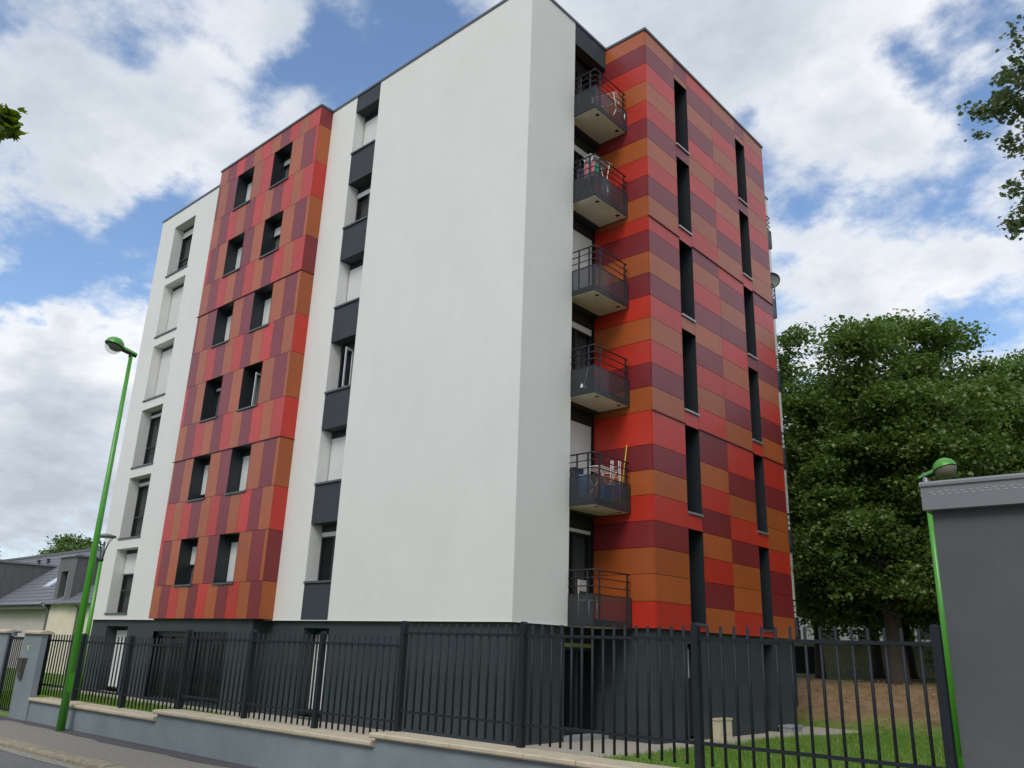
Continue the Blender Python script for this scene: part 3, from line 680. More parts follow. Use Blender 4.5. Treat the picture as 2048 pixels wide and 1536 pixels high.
for q in (0., PI/2, PI, 1.5*PI):
    c, s_ = math.cos(q+.3), math.sin(q+.3); m.tube([(-11.63+c*r, -4+s_*r, 1.46+h) for r, h in ((.055, 0), (.08, .2), (.16, .42), (.265, .55))], .009, 6)
m.build('arms', M['rail'], lp)

# ------------------------------------------------------------------ ground
def terr(x, y):
    t = min(max((y-12.6)/4.4, 0), 1); t = t*t*(3-2*t)
    z = ZG+1.3*t
    if y > 24: z += .012*(min(y, 80)-24)
    return z
xs = [-400, -150, -70, -45, -32]+[-24+i*1.5 for i in range(16)]+[i*.6 for i in range(0, 32)]+[20, 24, 30, 45, 80, 200, 400]
ys = [-400, -120, -40]+[-10+i*.8 for i in range(26)]+[11+i*.5 for i in range(1, 40)]+[32, 36, 42, 50, 60, 80, 140, 400]
m = MB(); idx = {}
for j, y in enumerate(ys):
    for i, x in enumerate(xs):
        idx[i, j] = len(m.v); z = terr(x, y)
        if y < FO.y+6.0+0*x: z = ZG-.3
        m.v.append((x, y, z+(.03*math.sin(x*1.7+y)*math.sin(y*1.3) if 0 < x < 20 and 13.5 < y < 30 else 0)))
for j in range(len(ys)-1):
    for i in range(len(xs)-1): m.f.append((idx[i, j], idx[i+1, j], idx[i+1, j+1], idx[i, j+1])); m.m.append(0); m.sm.append(True)
gm = mat('lawn_soil', (.06, .085, .025), .95, spec=.15, bump=.5, bscale=14)
nt = gm.node_tree; N = nt.nodes; L = nt.links; b = N['Principled BSDF']
g = N.new('ShaderNodeNewGeometry'); sp = N.new('ShaderNodeSeparateXYZ'); L.new(g.outputs['Position'], sp.inputs[0])
n1 = N.new('ShaderNodeTexNoise'); n1.inputs['Scale'].default_value = .9; n1.inputs['Detail'].default_value = 8; n1.inputs['Roughness'].default_value = .7; L.new(g.outputs['Position'], n1.inputs['Vector'])
ma = N.new('ShaderNodeMath'); ma.operation = 'MULTIPLY_ADD'; ma.inputs[1].default_value = 5.; L.new(n1.outputs['Fac'], ma.inputs[0]); L.new(sp.outputs[1], ma.inputs[2])
mr = N.new('ShaderNodeMapRange'); mr.inputs['From Min'].default_value = 15.6; mr.inputs['From Max'].default_value = 16.6; L.new(ma.outputs[0], mr.inputs['Value'])
mr2 = N.new('ShaderNodeMapRange'); mr2.inputs['From Min'].default_value = 18.9; mr2.inputs['From Max'].default_value = 20.6; L.new(ma.outputs[0], mr2.inputs['Value'])
n2 = N.new('ShaderNodeTexNoise'); n2.inputs['Scale'].default_value = 2.4; n2.inputs['Detail'].default_value = 12; n2.inputs['Roughness'].default_value = .75; L.new(g.outputs['Position'], n2.inputs['Vector'])
def ramp(c1, c2):
    r = N.new('ShaderNodeValToRGB'); r.color_ramp.elements[0].color = (*c1, 1); r.color_ramp.elements[1].color = (*c2, 1); r.color_ramp.elements[0].position = .35; r.color_ramp.elements[1].position = .68
    L.new(n2.outputs['Fac'], r.inputs[0]); return r
rg = ramp((.08, .17, .022), (.17, .24, .06)); rs = ramp((.15, .10, .052), (.29, .20, .115)); rw = ramp((.06, .085, .025), (.13, .13, .05))
x1 = N.new('ShaderNodeMixRGB'); L.new(mr.outputs[0], x1.inputs[0]); L.new(rg.outputs[0], x1.inputs[1]); L.new(rs.outputs[0], x1.inputs[2])
x2 = N.new('ShaderNodeMixRGB'); L.new(mr2.outputs[0], x2.inputs[0]); L.new(x1.outputs[0], x2.inputs[1]); L.new(rw.outputs[0], x2.inputs[2])
L.new(x2.outputs[0], b.inputs['Base Color'])
tag(m.build('ground', gm), kind='structure')
def sheet(name, pts, z, mm, thick=.3):
    m = MB(); top = [Vector((p[0], p[1], z if len(p) < 3 else p[2])) for p in pts]; bt_ = [p-Vector((0, 0, thick)) for p in top]; n = len(pts)
    m.face(top); m.face(bt_[::-1]); [m.face([top[(k+1) % n], top[k], bt_[k], bt_[(k+1) % n]]) for k in range(n)]
    return tag(m.build(name, mm), kind='structure')
rnd = random.Random(3)
edge = [(2.2+.06*math.sin(y*2.1)+rnd.uniform(-.05, .05), y) for y in [.9+.4*i for i in range(34)]]
sheet('path', [(-21.7, .4), (-21.7, -.95), (-10, -1.0), (-2, -1.05), (1.0, -.9), (1.9, -.2), *edge[:22], (2.5, 10.6), (2.75, 12.2), (2.6, 13.6), (2.0, 14.2), (.9, 14.6), (.9, 12.5), (-.35, 12), (-.35, .4)], ZG+.012, M['gravel'], .2)
def FPz(a, D, z): q = FP(a, D, 0); q.z = z; return q
m = MB(); zp = HZ+ZP
m.hexa([FPz(-60, 5.46, zp-.5), FPz(30, 5.46, zp-.5), FPz(30, 6.70, zp-.5), FPz(-60, 6.70, zp-.5), FPz(-60, 5.46, zp), FPz(30, 5.46, zp), FPz(30, 6.70, zp), FPz(-60, 6.70, zp)])
tag(m.build('pavement', M['pave']), kind='structure')
m = MB(); top = []; 
for k in range(140):
    a = -40+k*.45; w = .27+.07*math.sin(a*.9)+.05*math.sin(a*2.3+1)+rnd.uniform(-.025, .025)+(.42 if a < -17.6 else 0)+(.10 if -15.6 < a < -14.3 else 0)
    top.append((a, 6.688-w))
for (a, D), (b_, D2) in zip(top, top[1:]): m.face([FPz(a, D, zp+.005), FPz(b_, D2, zp+.005), FPz(b_, 6.69, zp+.005), FPz(a, 6.69, zp+.005)])
tag(m.build('asphalt_strip', M['patch']), kind='structure')
m = MB(); a = -40.
while a < 20:
    L_ = 1.0; j = rnd.uniform(-.006, .006); p = []
    pf = [(5.455, -.5), (5.455, .004), (5.31+j, .0), (5.285+j, -.012), (5.27+j, -.035), (5.262+j, -.5)]
    f0 = [FPz(a+.006, D, zp+h+j) for D, h in pf]; f1 = [FPz(a+L_-.006, D, zp+h+j) for D, h in pf]
    m.face(f0); m.face(f1[::-1]); [m.face([f0[k], f1[k], f1[(k+1) % 6], f0[(k+1) % 6]]) for k in range(6)]
    a += L_
tag(m.build('kerb', M['kerb']), kind='structure')
m = MB(); m.hexa([FPz(-200, -12, zp-.5), FPz(120, -12, zp-.5), FPz(120, 5.29, zp-.5), FPz(-200, 5.29, zp-.5), FPz(-200, -12, zp-.075), FPz(120, -12, zp-.075), FPz(120, 5.29, zp-.075), FPz(-200, 5.29, zp-.075)])
tag(m.build('road', M['asphalt']), kind='structure')
m = MB(); [m.face([FPz(-60+k, 5.10+.03*math.sin(k*1.3), zp-.07), FPz(-59+k, 5.10+.03*math.sin((k+1)*1.3), zp-.07), FPz(-59+k, 5.275, zp-.07), FPz(-60+k, 5.275, zp-.07)]) for k in range(80)]
tag(m.build('gutter', mat('dusty_gutter', (.28, .26, .215), .95, var=.3, scale=14, bump=.4)), kind='structure')

# grass blades
def blades(name, pts, lo, hi, label, seed):
    r = np.random.default_rng(seed); n = len(pts); h = r.uniform(lo, hi, n)*np.where(r.random(n) < .06, 1.7, 1.); w = r.uniform(.006, .012, n); a = r.uniform(0, 2*PI, n); l = r.uniform(.1, .7, n)*h; la = r.uniform(0, 2*PI, n)
    dx = np.cos(a)*w; dy = np.sin(a)*w; v = np.zeros((n, 3, 3)); v[:, :, :] = pts[:, None, :]
    v[:, 0, 0] -= dx; v[:, 0, 1] -= dy; v[:, 1, 0] += dx; v[:, 1, 1] += dy; v[:, 2, 0] += np.cos(la)*l; v[:, 2, 1] += np.sin(la)*l; v[:, 2, 2] += h
    o = npmesh(name, v.reshape(-1, 3), 3, M['grassblade']); return tag(o, label, 'grass', kind='stuff')
def npmesh(name, v, k, mm, parent=None):
    if parent is not None: v = v-np.array(world_off(parent))
    me = bpy.data.meshes.new(name); nv = len(v); nf = nv//k
    me.vertices.add(nv); me.vertices.foreach_set('co', v.astype(np.float32).ravel()); me.loops.add(nv); me.loops.foreach_set('vertex_index', np.arange(nv, dtype=np.int32))
    me.polygons.add(nf); me.polygons.foreach_set('loop_start', np.arange(0, nv, k, dtype=np.int32)); me.polygons.foreach_set('loop_total', np.full(nf, k, dtype=np.int32))
    me.materials.append(mm); me.update(calc_edges=True); me.validate()
    o = bpy.data.objects.new(name, me); COL.objects.link(o)
    if parent is not None: o.parent = parent
    return o
r = np.random.default_rng(5); P = []
for x0, x1, y0, y1, n in ((2.1, 8.2, -3., 14.2, 66000), (.5, 2.4, -3, .0, 5000), (-20, -9, -5.5, -1.0, 16000)):
    x = r.uniform(x0, x1, n); y = r.uniform(y0, y1, n); P.append(np.c_[x, y])
P = np.vstack(P); keep = (np.sin(P[:, 0]*2.1+1.3*np.sin(P[:, 1]*1.1))+np.sin(P[:, 1]*1.7+P[:, 0])+r.normal(0, 1.0, len(P)) > -1.6) & ((P[:, 1] < 12.3) | (r.random(len(P)) < (14.2-P[:, 1])/3)) & ((P[:, 0] > 2.75) | (P[:, 1] < 9.6))
P = P[keep]; P = np.c_[P, [terr(a, b_)-.004 for a, b_ in P]]
blades('grass', P, .04, .11, 'short green lawn grass behind the metal fence', 9)

# ------------------------------------------------------------------ trees
LEAF5 = np.array([(0, -.5), (.30, -.34), (.55, -.05), (.26, .06), (.30, .42), (.09, .26), (0, .62), (-.09, .26), (-.30, .42), (-.26, .06), (-.55, -.05), (-.30, -.34)])
KITE = np.array([(0, -.5), (.42, -.05), (.2, .2), (0, .55), (-.2, .2), (-.42, -.05)])
def leaves(name, centers, per, spread, size, mm, parent, seed, shape=KITE, flat=.5, droop=.35):
    r = np.random.default_rng(seed); n = len(centers)*per
    c = np.repeat(centers, per, 0)+r.normal(0, 1, (n, 3))*np.array([spread, spread, spread*flat])
    az = r.uniform(0, 2*PI, n); tl = r.normal(droop, .45, n); rl = r.normal(0, .5, n); s = size*r.uniform(.65, 1.25, n)
    ax = np.c_[np.cos(az)*np.cos(tl), np.sin(az)*np.cos(tl), -np.sin(tl)]; sd_ = np.c_[-np.sin(az), np.cos(az), np.zeros(n)]; up = np.cross(ax, sd_)
    sd_ = sd_*np.cos(rl)[:, None]+up*np.sin(rl)[:, None]; up2 = np.cross(ax, sd_)
    k = len(shape); v = c[:, None, :]+s[:, None, None]*(shape[None, :, 0, None]*sd_[:, None, :]+shape[None, :, 1, None]*ax[:, None, :]+(np.abs(shape[None, :, 0, None])*.3)*up2[:, None, :])
    return npmesh(name, v.reshape(-1, 3), k, mm, parent)
def limb_pts(a, b, r, n=5, wob=.12):
    a = Vector(a); b = Vector(b); L_ = (b-a).length; out = [a]
    for k in range(1, n): out.append(a.lerp(b, k/n)+Vector((r.uniform(-1, 1), r.uniform(-1, 1), r.uniform(-.3, .8)))*wob*L_*.5)
    return out+[b]
def tree(base, trunk_h, r0, lobes, ncl, per, spread, size, mm, label, group, seed, shape=KITE, shell=.55, name='maple_tree', inner=.25, lean=(0, 0), clump=1.0):
    t = thing(name, base, label, 'tree', group); rd = random.Random(seed); r = np.random.default_rng(seed)
    B = Vector(base); top = B+Vector((lean[0], lean[1], trunk_h)); m = MB()
    m.tube([B-Vector((0, 0, .2)), B+Vector((0, 0, .15)), B+Vector((lean[0]*.3, lean[1]*.3, trunk_h*.5)), top], [r0*1.5, r0*1.1, r0*.85, r0*.65], 14)
    cs = []; vol = [l[3]*l[4]*l[5] for l in lobes]; tot = sum(vol)
    for l, vv in zip(lobes, vol):
        n = max(8, int(ncl*vv/tot)); c0 = np.array(l[:3]); R_ = np.array(l[3:6]); ns = max(3, n//24); sub = []
        for q in range(ns):                                          # clumps on the lobe's shell, each with its own rounded top
            u = r.normal(0, 1, 3); u /= np.linalg.norm(u); u[2] = u[2]*.9+.08; cc = c0+u*R_*r.uniform(.55, .95); rr = r.uniform(.5, 1.2)*clump
            k = n//ns; w_ = r.normal(0, 1, (k, 3)); w_ /= np.linalg.norm(w_, axis=1)[:, None]; w_[:, 2] = np.where(w_[:, 2] < -.45, -w_[:, 2]*.6, w_[:, 2])
            sub.append(cc+w_*rr*np.array([1.05, 1.05, .9])*r.uniform(.6, 1.05, (k, 1)))
        u = r.normal(0, 1, (n//4, 3)); u /= np.linalg.norm(u, axis=1)[:, None]; sub.append(c0+u*R_*r.uniform(.3, .95, (n//4, 1))); p = np.vstack(sub); cs.append(p)
        C0 = Vector(c0.tolist()); st = B.lerp(top, rd.uniform(.75, 1.)); pts = limb_pts(st, C0, rd, 5, .16); ra = r0*rd.uniform(.25, .4)
        m.tube(pts, [ra*(1-.75*k/5) for k in range(6)], 8)
        for k in range(8):
            tip = Vector(p[rd.randrange(len(p))].tolist()); m.tube(limb_pts(pts[rd.randint(2, 5)], tip, rd, 3, .15), [ra*.3, ra*.2, ra*.12, ra*.05], 5)
    m.build('trunk', M['bark'], t)
    leaves('crown', np.vstack(cs), per, spread, size, mm, t, seed+1, shape)
    return t
def copy_tree(o, loc, rz, sc, label, group):
    r_ = o.copy(); COL.objects.link(r_); r_.location = loc; r_.rotation_euler = (0, 0, rz); r_.scale = (sc, sc, sc); tag(r_, label, 'tree', group)
    for ch in o.children: c = ch.copy(); COL.objects.link(c); c.parent = r_
def at(azx, azy, dist, z): return (CAM.x+azx*dist, CAM.y+azy*dist, z)
# big maples behind the lawn
b1 = at(-.304, .953, 32, -1.24)
T1 = tree(b1, 3.2, .34, [(b1[0]-1.7, b1[1]-.2, 4.0, 2.5, 2.5, 3.0), (b1[0]-.3, b1[1], 8.7, 2.5, 2.4, 3.1), (b1[0]+1.9, b1[1]+.2, 6.4, 2.6, 2.6, 3.0), (b1[0]+.2, b1[1]-1.4, 2.7, 3.2, 2.0, 1.7), (b1[0]+2.6, b1[1], 2.4, 2.4, 2.2, 1.9), (b1[0]-2.5, b1[1], 6.8, 1.6, 1.8, 2.6), (b1[0]-.4, b1[1]+1.6, 1.6, 3.8, 1.5, 1.6), (b1[0]+.6, b1[1], 5.4, 2.6, 2.4, 2.4)],
     2600, 36, .24, .165, M['leafA'], 'big dark green maple with the thickest trunk behind the lawn', 'maples behind the lawn', 11)
b2 = at(-.252, .968, 35, -1.15)
tree(b2, 3.4, .24, [(b2[0]-.1, b2[1], 9.7, 2.3, 2.3, 3.5), (b2[0]+1.8, b2[1], 7.2, 2.3, 2.3, 3.0), (b2[0]+.4, b2[1]-.6, 3.6, 3.0, 2.4, 2.6), (b2[0]+3.0, b2[1], 4.0, 2.2, 2.2, 2.8), (b2[0]+.4, b2[1], 7.4, 2.4, 2.2, 2.6), (b2[0]+1.2, b2[1], 1.7, 2.8, 1.8, 1.4)],
     2000, 34, .26, .165, M['leafA'], 'maple with the highest rounded crown just left of the low green lamp', 'maples behind the lawn', 21)
b3 = at(-.376, .927, 35.5, -1.15)
tree(b3, 3.0, .17, [(b3[0]-.4, b3[1], 10.0, 1.9, 1.9, 2.9), (b3[0]+.4, b3[1], 4.4, 2.3, 2.2, 3.2), (b3[0]-1.6, b3[1], 5.2, 1.6, 1.8, 3.6), (b3[0]+.8, b3[1], 8.2, 1.7, 1.7, 2.6), (b3[0]+.2, b3[1], 1.5, 2.6, 1.8, 1.5), (b3[0]-.2, b3[1], 6.8, 1.9, 1.9, 2.2)],
     1300, 34, .25, .165, M['leafA'], 'slender maple beside the red building edge behind the lawn', 'maples behind the lawn', 31)
b4 = at(-.205, .979, 40, -1.05)
tree(b4, 3.5, .26, [(b4[0]-.4, b4[1], 9.0, 2.6, 2.4, 4.0), (b4[0]+1.8, b4[1], 5.6, 2.6, 2.6, 4.0), (b4[0]-1.6, b4[1], 4.2, 2.6, 2.4, 3.6)],
     1300, 32, .30, .19, M['leafA'], 'lower maple standing right of the highest maple crown', 'maples behind the lawn', 41)
b5 = at(-.148, .989, 44, -1.0)
tree(b5, 3.8, .28, [(b5[0], b5[1], 10.2, 2.7, 2.7, 3.9), (b5[0]+1, b5[1], 5.2, 3.4, 3.0, 4.0), (b5[0]-1.4, b5[1], 6.5, 2.2, 2.6, 3.4)],
     1200, 32, .32, .20, M['leafA'], 'bright green maple above the graphite kiosk at the right', 'maples behind the lawn', 51)
for (ax, ay, ds, rr_, lab, sd0) in ((-.322, .947, 41, .22, 'dark thin trunked tree just left of the thickest maple trunk', 61), (-.292, .956, 42, .22, 'dark thin trunked tree just right of the thickest maple trunk', 71)):
    bb = at(ax, ay, ds, -1.0)
    tree(bb, 3.2, rr_, [(bb[0], bb[1], 6.2, 3.0, 2.4, 4.0), (bb[0]+.8*(1 if ax > -.3 else -1.6), bb[1], 2.3, 3.2, 2.2, 2.3)], 1150, 30, .32, .19, M['leafA'], lab, 'maples behind the lawn', sd0)
for i, (x, y, sc) in enumerate(((-30, -25, .9), (-19, -27, .8), (-8, -26, .95), (3, -29, .85), (14, -28, 1.), (25, -26, .9), (33, -12, 1.), (36, 0, 1.), (35, 12, .95), (36, 24, 1.05), (-42, -27, 1.), (-54, -28, .9), (-68, -29, 1.), (16, 27, 1.05), (20, 39, 1.), (24, 25, .95), (28, 37, 1.1), (15.5, 50, 1.1), (34, 50, 1.))):  # unseen copies, added so lower cladding and glass reflect trees instead of sky
    copy_tree(T1, (x, y, ZG), i*1.7, sc, 'unseen maple added outside the picture for the cladding to reflect', 'unseen maples added for reflections')
# near tree whose branches enter at the right
b6 = (14.9, 1.6, ZG)
sprays = []
rs_ = random.Random(8)
tr6 = tree(b6, 5.2, .26, [(b6[0]-.2, b6[1], 9.6, 2.0, 2.0, 2.6), (b6[0]+1.8, b6[1], 8.0, 2.2, 2.2, 2.6), (b6[0]+.8, b6[1]+.3, 12.2, 2.0, 2.0, 1.8)],
     380, 26, .25, .12, M['leafB'], 'silvery green tree reaching in at the top right', None, 81, LEAF5, name='silver_maple_tree')
# near maple twig at the left
b7 = at(-.994, .02, 9.6, HZ+ZP)
SPR = [(10.62, 1.35, 10.28), (10.62, 1.35, 9.96), (10.49, 1.34, 9.63), (10.57, 1.35, 9.71), (10.31, 1.32, 9.56), (10.42, 1.33, 9.4), (10.21, 1.31, 9.33), (10.23, 1.31, 9.1), (10.43, 1.33, 9.08), (10.08, 1.29, 9.03), (10.1, 1.29, 8.77), (9.68, 1.23, 8.84), (9.8, 1.25, 8.76), (9.91, 1.26, 8.67), (10.01, 1.28, 8.74), (10.2, 1.3, 8.77), (10.36, 1.32, 8.63), (10.24, 1.31, 8.3), (10.14, 1.3, 8.28), (10.34, 1.32, 7.89), (10.08, 1.29, 7.34), (10.19, 1.3, 7.21), (10.1, 1.29, 6.95), (10.15, 1.3, 6.66), (9.95, 1.27, 6.65), (10.13, 1.29, 6.32), (10.57, 1.35, 8.81), (10.57, 1.35, 8.29), (10.79, 1.37, 9.55), (10.48, 1.34, 7.63), (10.39, 1.33, 6.97), (10.36, 1.32, 6.5)]
def branch_set(root, hub_pts, tips, r0, mm, leafm, per, spread, size, seed, shape):
    rd = random.Random(seed); m = MB(); r = np.random.default_rng(seed); cs = []
    for tp in tips:
        hub = min(hub_pts, key=lambda h: (Vector(h)-Vector(tp)).length); pts = limb_pts(hub, tp, rd, 4, .10); m.tube(pts, [r0, r0*.75, r0*.5, r0*.3, r0*.12], 5)
        for s in range(3): cs.append(np.array(Vector(tp).lerp(pts[3], s/3.))+r.normal(0, spread*.5, 3)*np.array([1, 1, .6]))
    m.build('branch', M['bark'], root); leaves('foliage', np.array(cs), per, spread*.62, size, leafm, root, seed, shape, .6, .5)
hubs = [(12.6, 1.6, 9.4), (12.7, 1.6, 8.2), (12.5, 1.5, 7.0), (12.8, 1.7, 10.4)]
branch_set(tr6, hubs, [tuple(np.array(p)+np.array([0, random.uniform(-.35, .35), 0])) for p in SPR], .022, M['bark'], M['leafB'], 26, .15, .088, 83, LEAF5)
m = MB(); rd = random.Random(4)
for h in hubs: m.tube(limb_pts((b6[0], b6[1], h[2]-2.6), h, rd, 4, .1), [.09, .075, .06, .045, .03], 7)
m.build('limb', M['bark'], tr6)
SPL = [(3.25, -11.99, 4.32), (3.26, -11.91, 4.45), (3.28, -11.83, 4.51), (3.29, -11.78, 4.39), (3.3, -11.73, 4.47), (3.31, -11.68, 4.37), (3.30, -11.68, 4.42), (3.29, -11.74, 4.27), (3.31, -11.70, 4.28), (3.29, -11.77, 4.21), (3.27, -11.88, 4.2), (3.25, -11.98, 4.09), (3.23, -12.09, 4.39)]
b7 = (3.6, -15.6, HZ+ZP-.07)
tr7 = tree(b7, 3.4, .16, [(3.5, -15.2, 5.2, 1.3, 1.3, 1.3), (3.4, -14.0, 5.0, .9, .8, .8)], 60, 22, .25, .15, M['leafC'], 'near maple whose leafy twig enters at the left picture edge', None, 91, LEAF5)
branch_set(tr7, [(3.3, -12.7, 4.5)], [tuple(np.array(p)+np.array([random.uniform(-.15, .15), 0, 0])) for p in SPL], .012, M['bark'], M['leafC'], 5, .07, .125, 93, LEAF5)
m = MB(); m.tube([(3.55, -15.0, 4.6), (3.4, -13.8, 4.7), (3.3, -12.7, 4.5)], [.05, .035, .018], 7); m.build('limb', M['bark'], tr7)

r = np.random.default_rng(44); n = 1500; q = np.c_[r.uniform(.5, 11, n), r.normal(16.5, 1.6, n)]; q = np.c_[q, [terr(a, b_)+.03 for a, b_ in q]]
tag(leaves('leaf_litter', q, 1, .02, .055, mat('dry_leaf', (.33, .23, .11), .8, var=.5, scale=2.5), None, 45, KITE, .1, 0.), 'dry fallen leaves scattered on the brown soil under the maples', 'leaves', kind='stuff')
# ------------------------------------------------------------------ house at the left
hs = thing('grey_roof_house', (-40., 6., ZG), 'low cream house with grey tiled roof and zinc dormers at the left', 'house')
ey, ez, ry, rz = 3.65, .92, 8.45, 4.62; sl = (rz-ez)/(ry-ey)
m = MB(); m.box(-36.9, -20., 4.0, 13., ZG-.4, 1.1, 0); m.build('wall', M['cream'], hs)
m = MB(); m.box(-64, -36.9, 4.3, 13., ZG-.4, 1.0, 0); m.build('wall', M['taupe'], hs)
m = MB(); n = 17
for k in range(n):
    y0, y1 = ey+(ry-ey)*k/n, ey+(ry-ey)*(k+1)/n; z0, z1 = ez+(rz-ez)*k/n, ez+(rz-ez)*(k+1)/n
    m.face([(-64, y0, z0+.055), (-19.5, y0, z0+.055), (-19.5, y1+.03, z1+.02), (-64, y1+.03, z1+.02)]); m.face([(-64, y0, z0-.02), (-19.5, y0, z0-.02), (-19.5, y0, z0+.055), (-64, y0, z0+.055)])
m.face([(-64, ry, rz), (-19.5, ry, rz), (-19.5, 13.3, ez), (-64, 13.3, ez)]); m.face([(-19.5, ey, ez), (-19.5, 13.3, ez), (-19.5, ry, rz)]); m.face([(-64, ey, ez), (-64, ry, rz), (-64, 13.3, ez)])
ro = m.build('roof', M['tile'], hs)
m = MB(); x = -64.
while x < -20: m.tube([(x, ry, rz+.02), (x+.34, ry, rz+.035)], [.12, .14], 8); x += .33
m.build('ridge_tiles', M['tile'], ro)
m = MB(); m.tube([(-64, ey-.05, ez+.02), (-37.0, ey-.05, ez+.02)], .075, 8); m.tube([(-34.2, ey-.05, ez+.02), (-20, ey-.05, ez+.02)], .075, 8); m.tube([(-37.0, ey-.03, ez), (-37.0, 3.95, ez-.3), (-37.0, 3.95, ZG)], .05, 8); m.tube([(-33.0, ey-.03, ez), (-33.0, 3.93, ez-.2), (-33.0, 3.93, ZG)], .05, 8); m.build('gutter', M['galv'], hs)
m = MB(); m.box(-64, -37.0, 3.72, 4.3, .68, .86); m.build('eaves', M['zinc'], hs)
def dormer(x0, x1, yf, zt, op):
    yb = ey+(zt-ez)/sl; zf = ez+sl*max(yf-ey, 0)-.1
    m = MB(); m.face([(x0, yf, zf), (x1, yf, zf), (x1, yf, zt), (x0, yf, zt)]) if op is None else South(yf).wall(m, x0, x1, zf, zt, [op])
    for x in (x0, x1):
        q = [(x, yf, zf), (x, ey, ez-.05), (x, yb+.2, zt+.05), (x, yf, zt)] if yf < ey else [(x, yf, zf), (x, yb+.2, zt+.05), (x, yf, zt)]
        m.face(q if x == x1 else q[::-1])
    if op is not None: South(yf).reveal(m, *op, 0, .3)
    o = m.build('dormer', M['zinc'], hs)
    c = MB(); c.box(x0-.1, x1+.1, yf-.12, yb+.15, zt, zt+.10); c.build('dormer_roof', M['kmetal'], o)
    if op is not None:
        g = MB(); South(yf).quad(g, op[0], op[1], op[2], op[3], .28); g.build('window', M['room'], o)
        g = MB(); South(yf).box(g, op[1]-.16, op[1], op[2], op[3], .02, .26); South(yf).box(g, op[0]-.1, op[1]+.1, op[2]-.12, op[2], -.06, .1); g.build('window_frame', M['kmetal'], o)
    # standing seams on the visible cheek
    s = MB(); k = yf+.5
    while k < yb: z_ = ez+sl*(k-ey); s.box(x1, x1+.02, k, k+.03, max(z_, zf), zt); k += .55
    s.build('seams', M['zinc'], o)
dormer(-36.55, -34.3, 3.93, 3.35, (-36.05, -35.05, 1.15, 2.62))
dormer(-50.5, -45.5, 3.5, 3.5, None)
m = MB(); yA, yB_ = 4.9, 6.3
m.hexa([(-41.2, yA, ez+sl*(yA-ey)+.04), (-40.2, yA, ez+sl*(yA-ey)+.04), (-40.2, yB_, ez+sl*(yB_-ey)+.04), (-41.2, yB_, ez+sl*(yB_-ey)+.04), (-41.2, yA-.05, ez+sl*(yA-ey)+.14), (-40.2, yA-.05, ez+sl*(yA-ey)+.14), (-40.2, yB_-.05, ez+sl*(yB_-ey)+.14), (-41.2, yB_-.05, ez+sl*(yB_-ey)+.14)])
m.build('skylight', mat('skylight_glass', (.5, .55, .6), .08, spec=.8), ro)
m = MB(); [m.tube([(x, 7.5, 3.8), (x, 7.5, 4.15)], .09, 8) for x in (-50.3, -48.6)]; [m.tube([(x, 7.5, 4.15), (x, 7.5, 4.2)], .15, 8) for x in (-50.3, -48.6)]; m.build('roof_vents', M['rail'], ro)
cz = at(-.962, .272, 70, ZG)
t = thing('conifer_tree', cz, 'dark conifer tip at the left picture edge behind the house', 'tree'); m = MB(); m.tube([cz, (cz[0], cz[1], 6.2)], [.3, .04], 8); m.build('trunk', M['bark'], t)
r = np.random.default_rng(3); q = []
for k in range(26):
    z = 6.1-k*.3; R_ = .15+.13*k
    for j in range(9): a = j*.7+k*1.3; q += [(cz[0]+math.cos(a)*R_*f, cz[1]+math.sin(a)*R_*f, z-.25*R_*f+.18*f) for f in (.35, .6, .8, 1.)]
leaves('crown', np.array(q), 9, .14, .26, M['leafD'], t, 5, KITE, .5, .1)
bq = at(-.937, .349, 75, ZG)
tree(bq, 3.5, .25, [(bq[0], bq[1], 4.6, 2.4, 2.4, 2.1), (bq[0]+1.6, bq[1], 4.0, 1.8, 1.8, 1.5)], 320, 26, .4, .26, M['leafA'], 'small round tree top showing above the grey roof ridge', None, 97)

# ------------------------------------------------------------------ behind the trees
def yawed(x, y, ang): c, s = math.cos(ang), math.sin(ang); return Fr((x, y, 0), (c, s, 0), (s, -c, 0))
A_ = at(-.42, .907, 45, 0); fr = yawed(A_[0], A_[1], math.radians(17))
bw = thing('boundary_wall', (A_[0], A_[1], -1.2), 'low olive cream boundary wall behind the maple trunks', 'wall')
m = MB(); fr.box(m, 0, 9.6, -1.8, .33, 0, .25); m.build('wall_body', M['olive'], bw)
m = MB(); fr.box(m, -.05, 9.62, .33, .42, -.06, .31); m.build('wall_cap', M['kmetal'], bw)
m = MB(); fr.box(m, .75, 2.3, -1.3, .1, -.03, 0); m.build('door', M['room'], bw)
pw_ = thing('pale_panel_wall', fr.p(9.7, -1.2), 'pale grey panel wall right of the olive boundary wall', 'wall')
m = MB(); fr.box(m, 9.68, 18, -1.8, .25, .05, .3); m.build('wall_body', M['pale'], pw_)
m = MB(); fr.box(m, 9.66, 18, .25, .31, .0, .35); m.build('wall_cap', M['kmetal'], pw_)
A2 = at(-.46, .888, 66, 0); f2 = yawed(A2[0], A2[1], math.radians(15))
pb_ = thing('pale_building', (A2[0], A2[1], -1.), 'long pale building glimpsed between the maple leaves', 'building')
m = MB(); hs2 = [(1+2.6*i, 2.4+2.6*i, z, z+1.3) for i in range(7) for z in (.3,)]
f2.wall(m, 0, 19, -1.5, 3.9, hs2); [f2.reveal(m, *h, 0, .2) for h in hs2]; m.build('wall', M['pale'], pb_)
for h in hs2: g = MB(); f2.quad(g, *h, .2); g.build('window', M['room'], pb_)
m = MB(); f2.box(m, -.3, 19.3, 3.9, 4.2, -.4, 8); m.build('roof', M['zinc'], pb_)
A3 = at(-.285, .958, 60, 0); f3 = yawed(A3[0], A3[1], math.radians(14))
ob = thing('flat_roof_outbuilding', (A3[0], A3[1], -1.), 'white flat roofed building with dark window band at the far right', 'building')
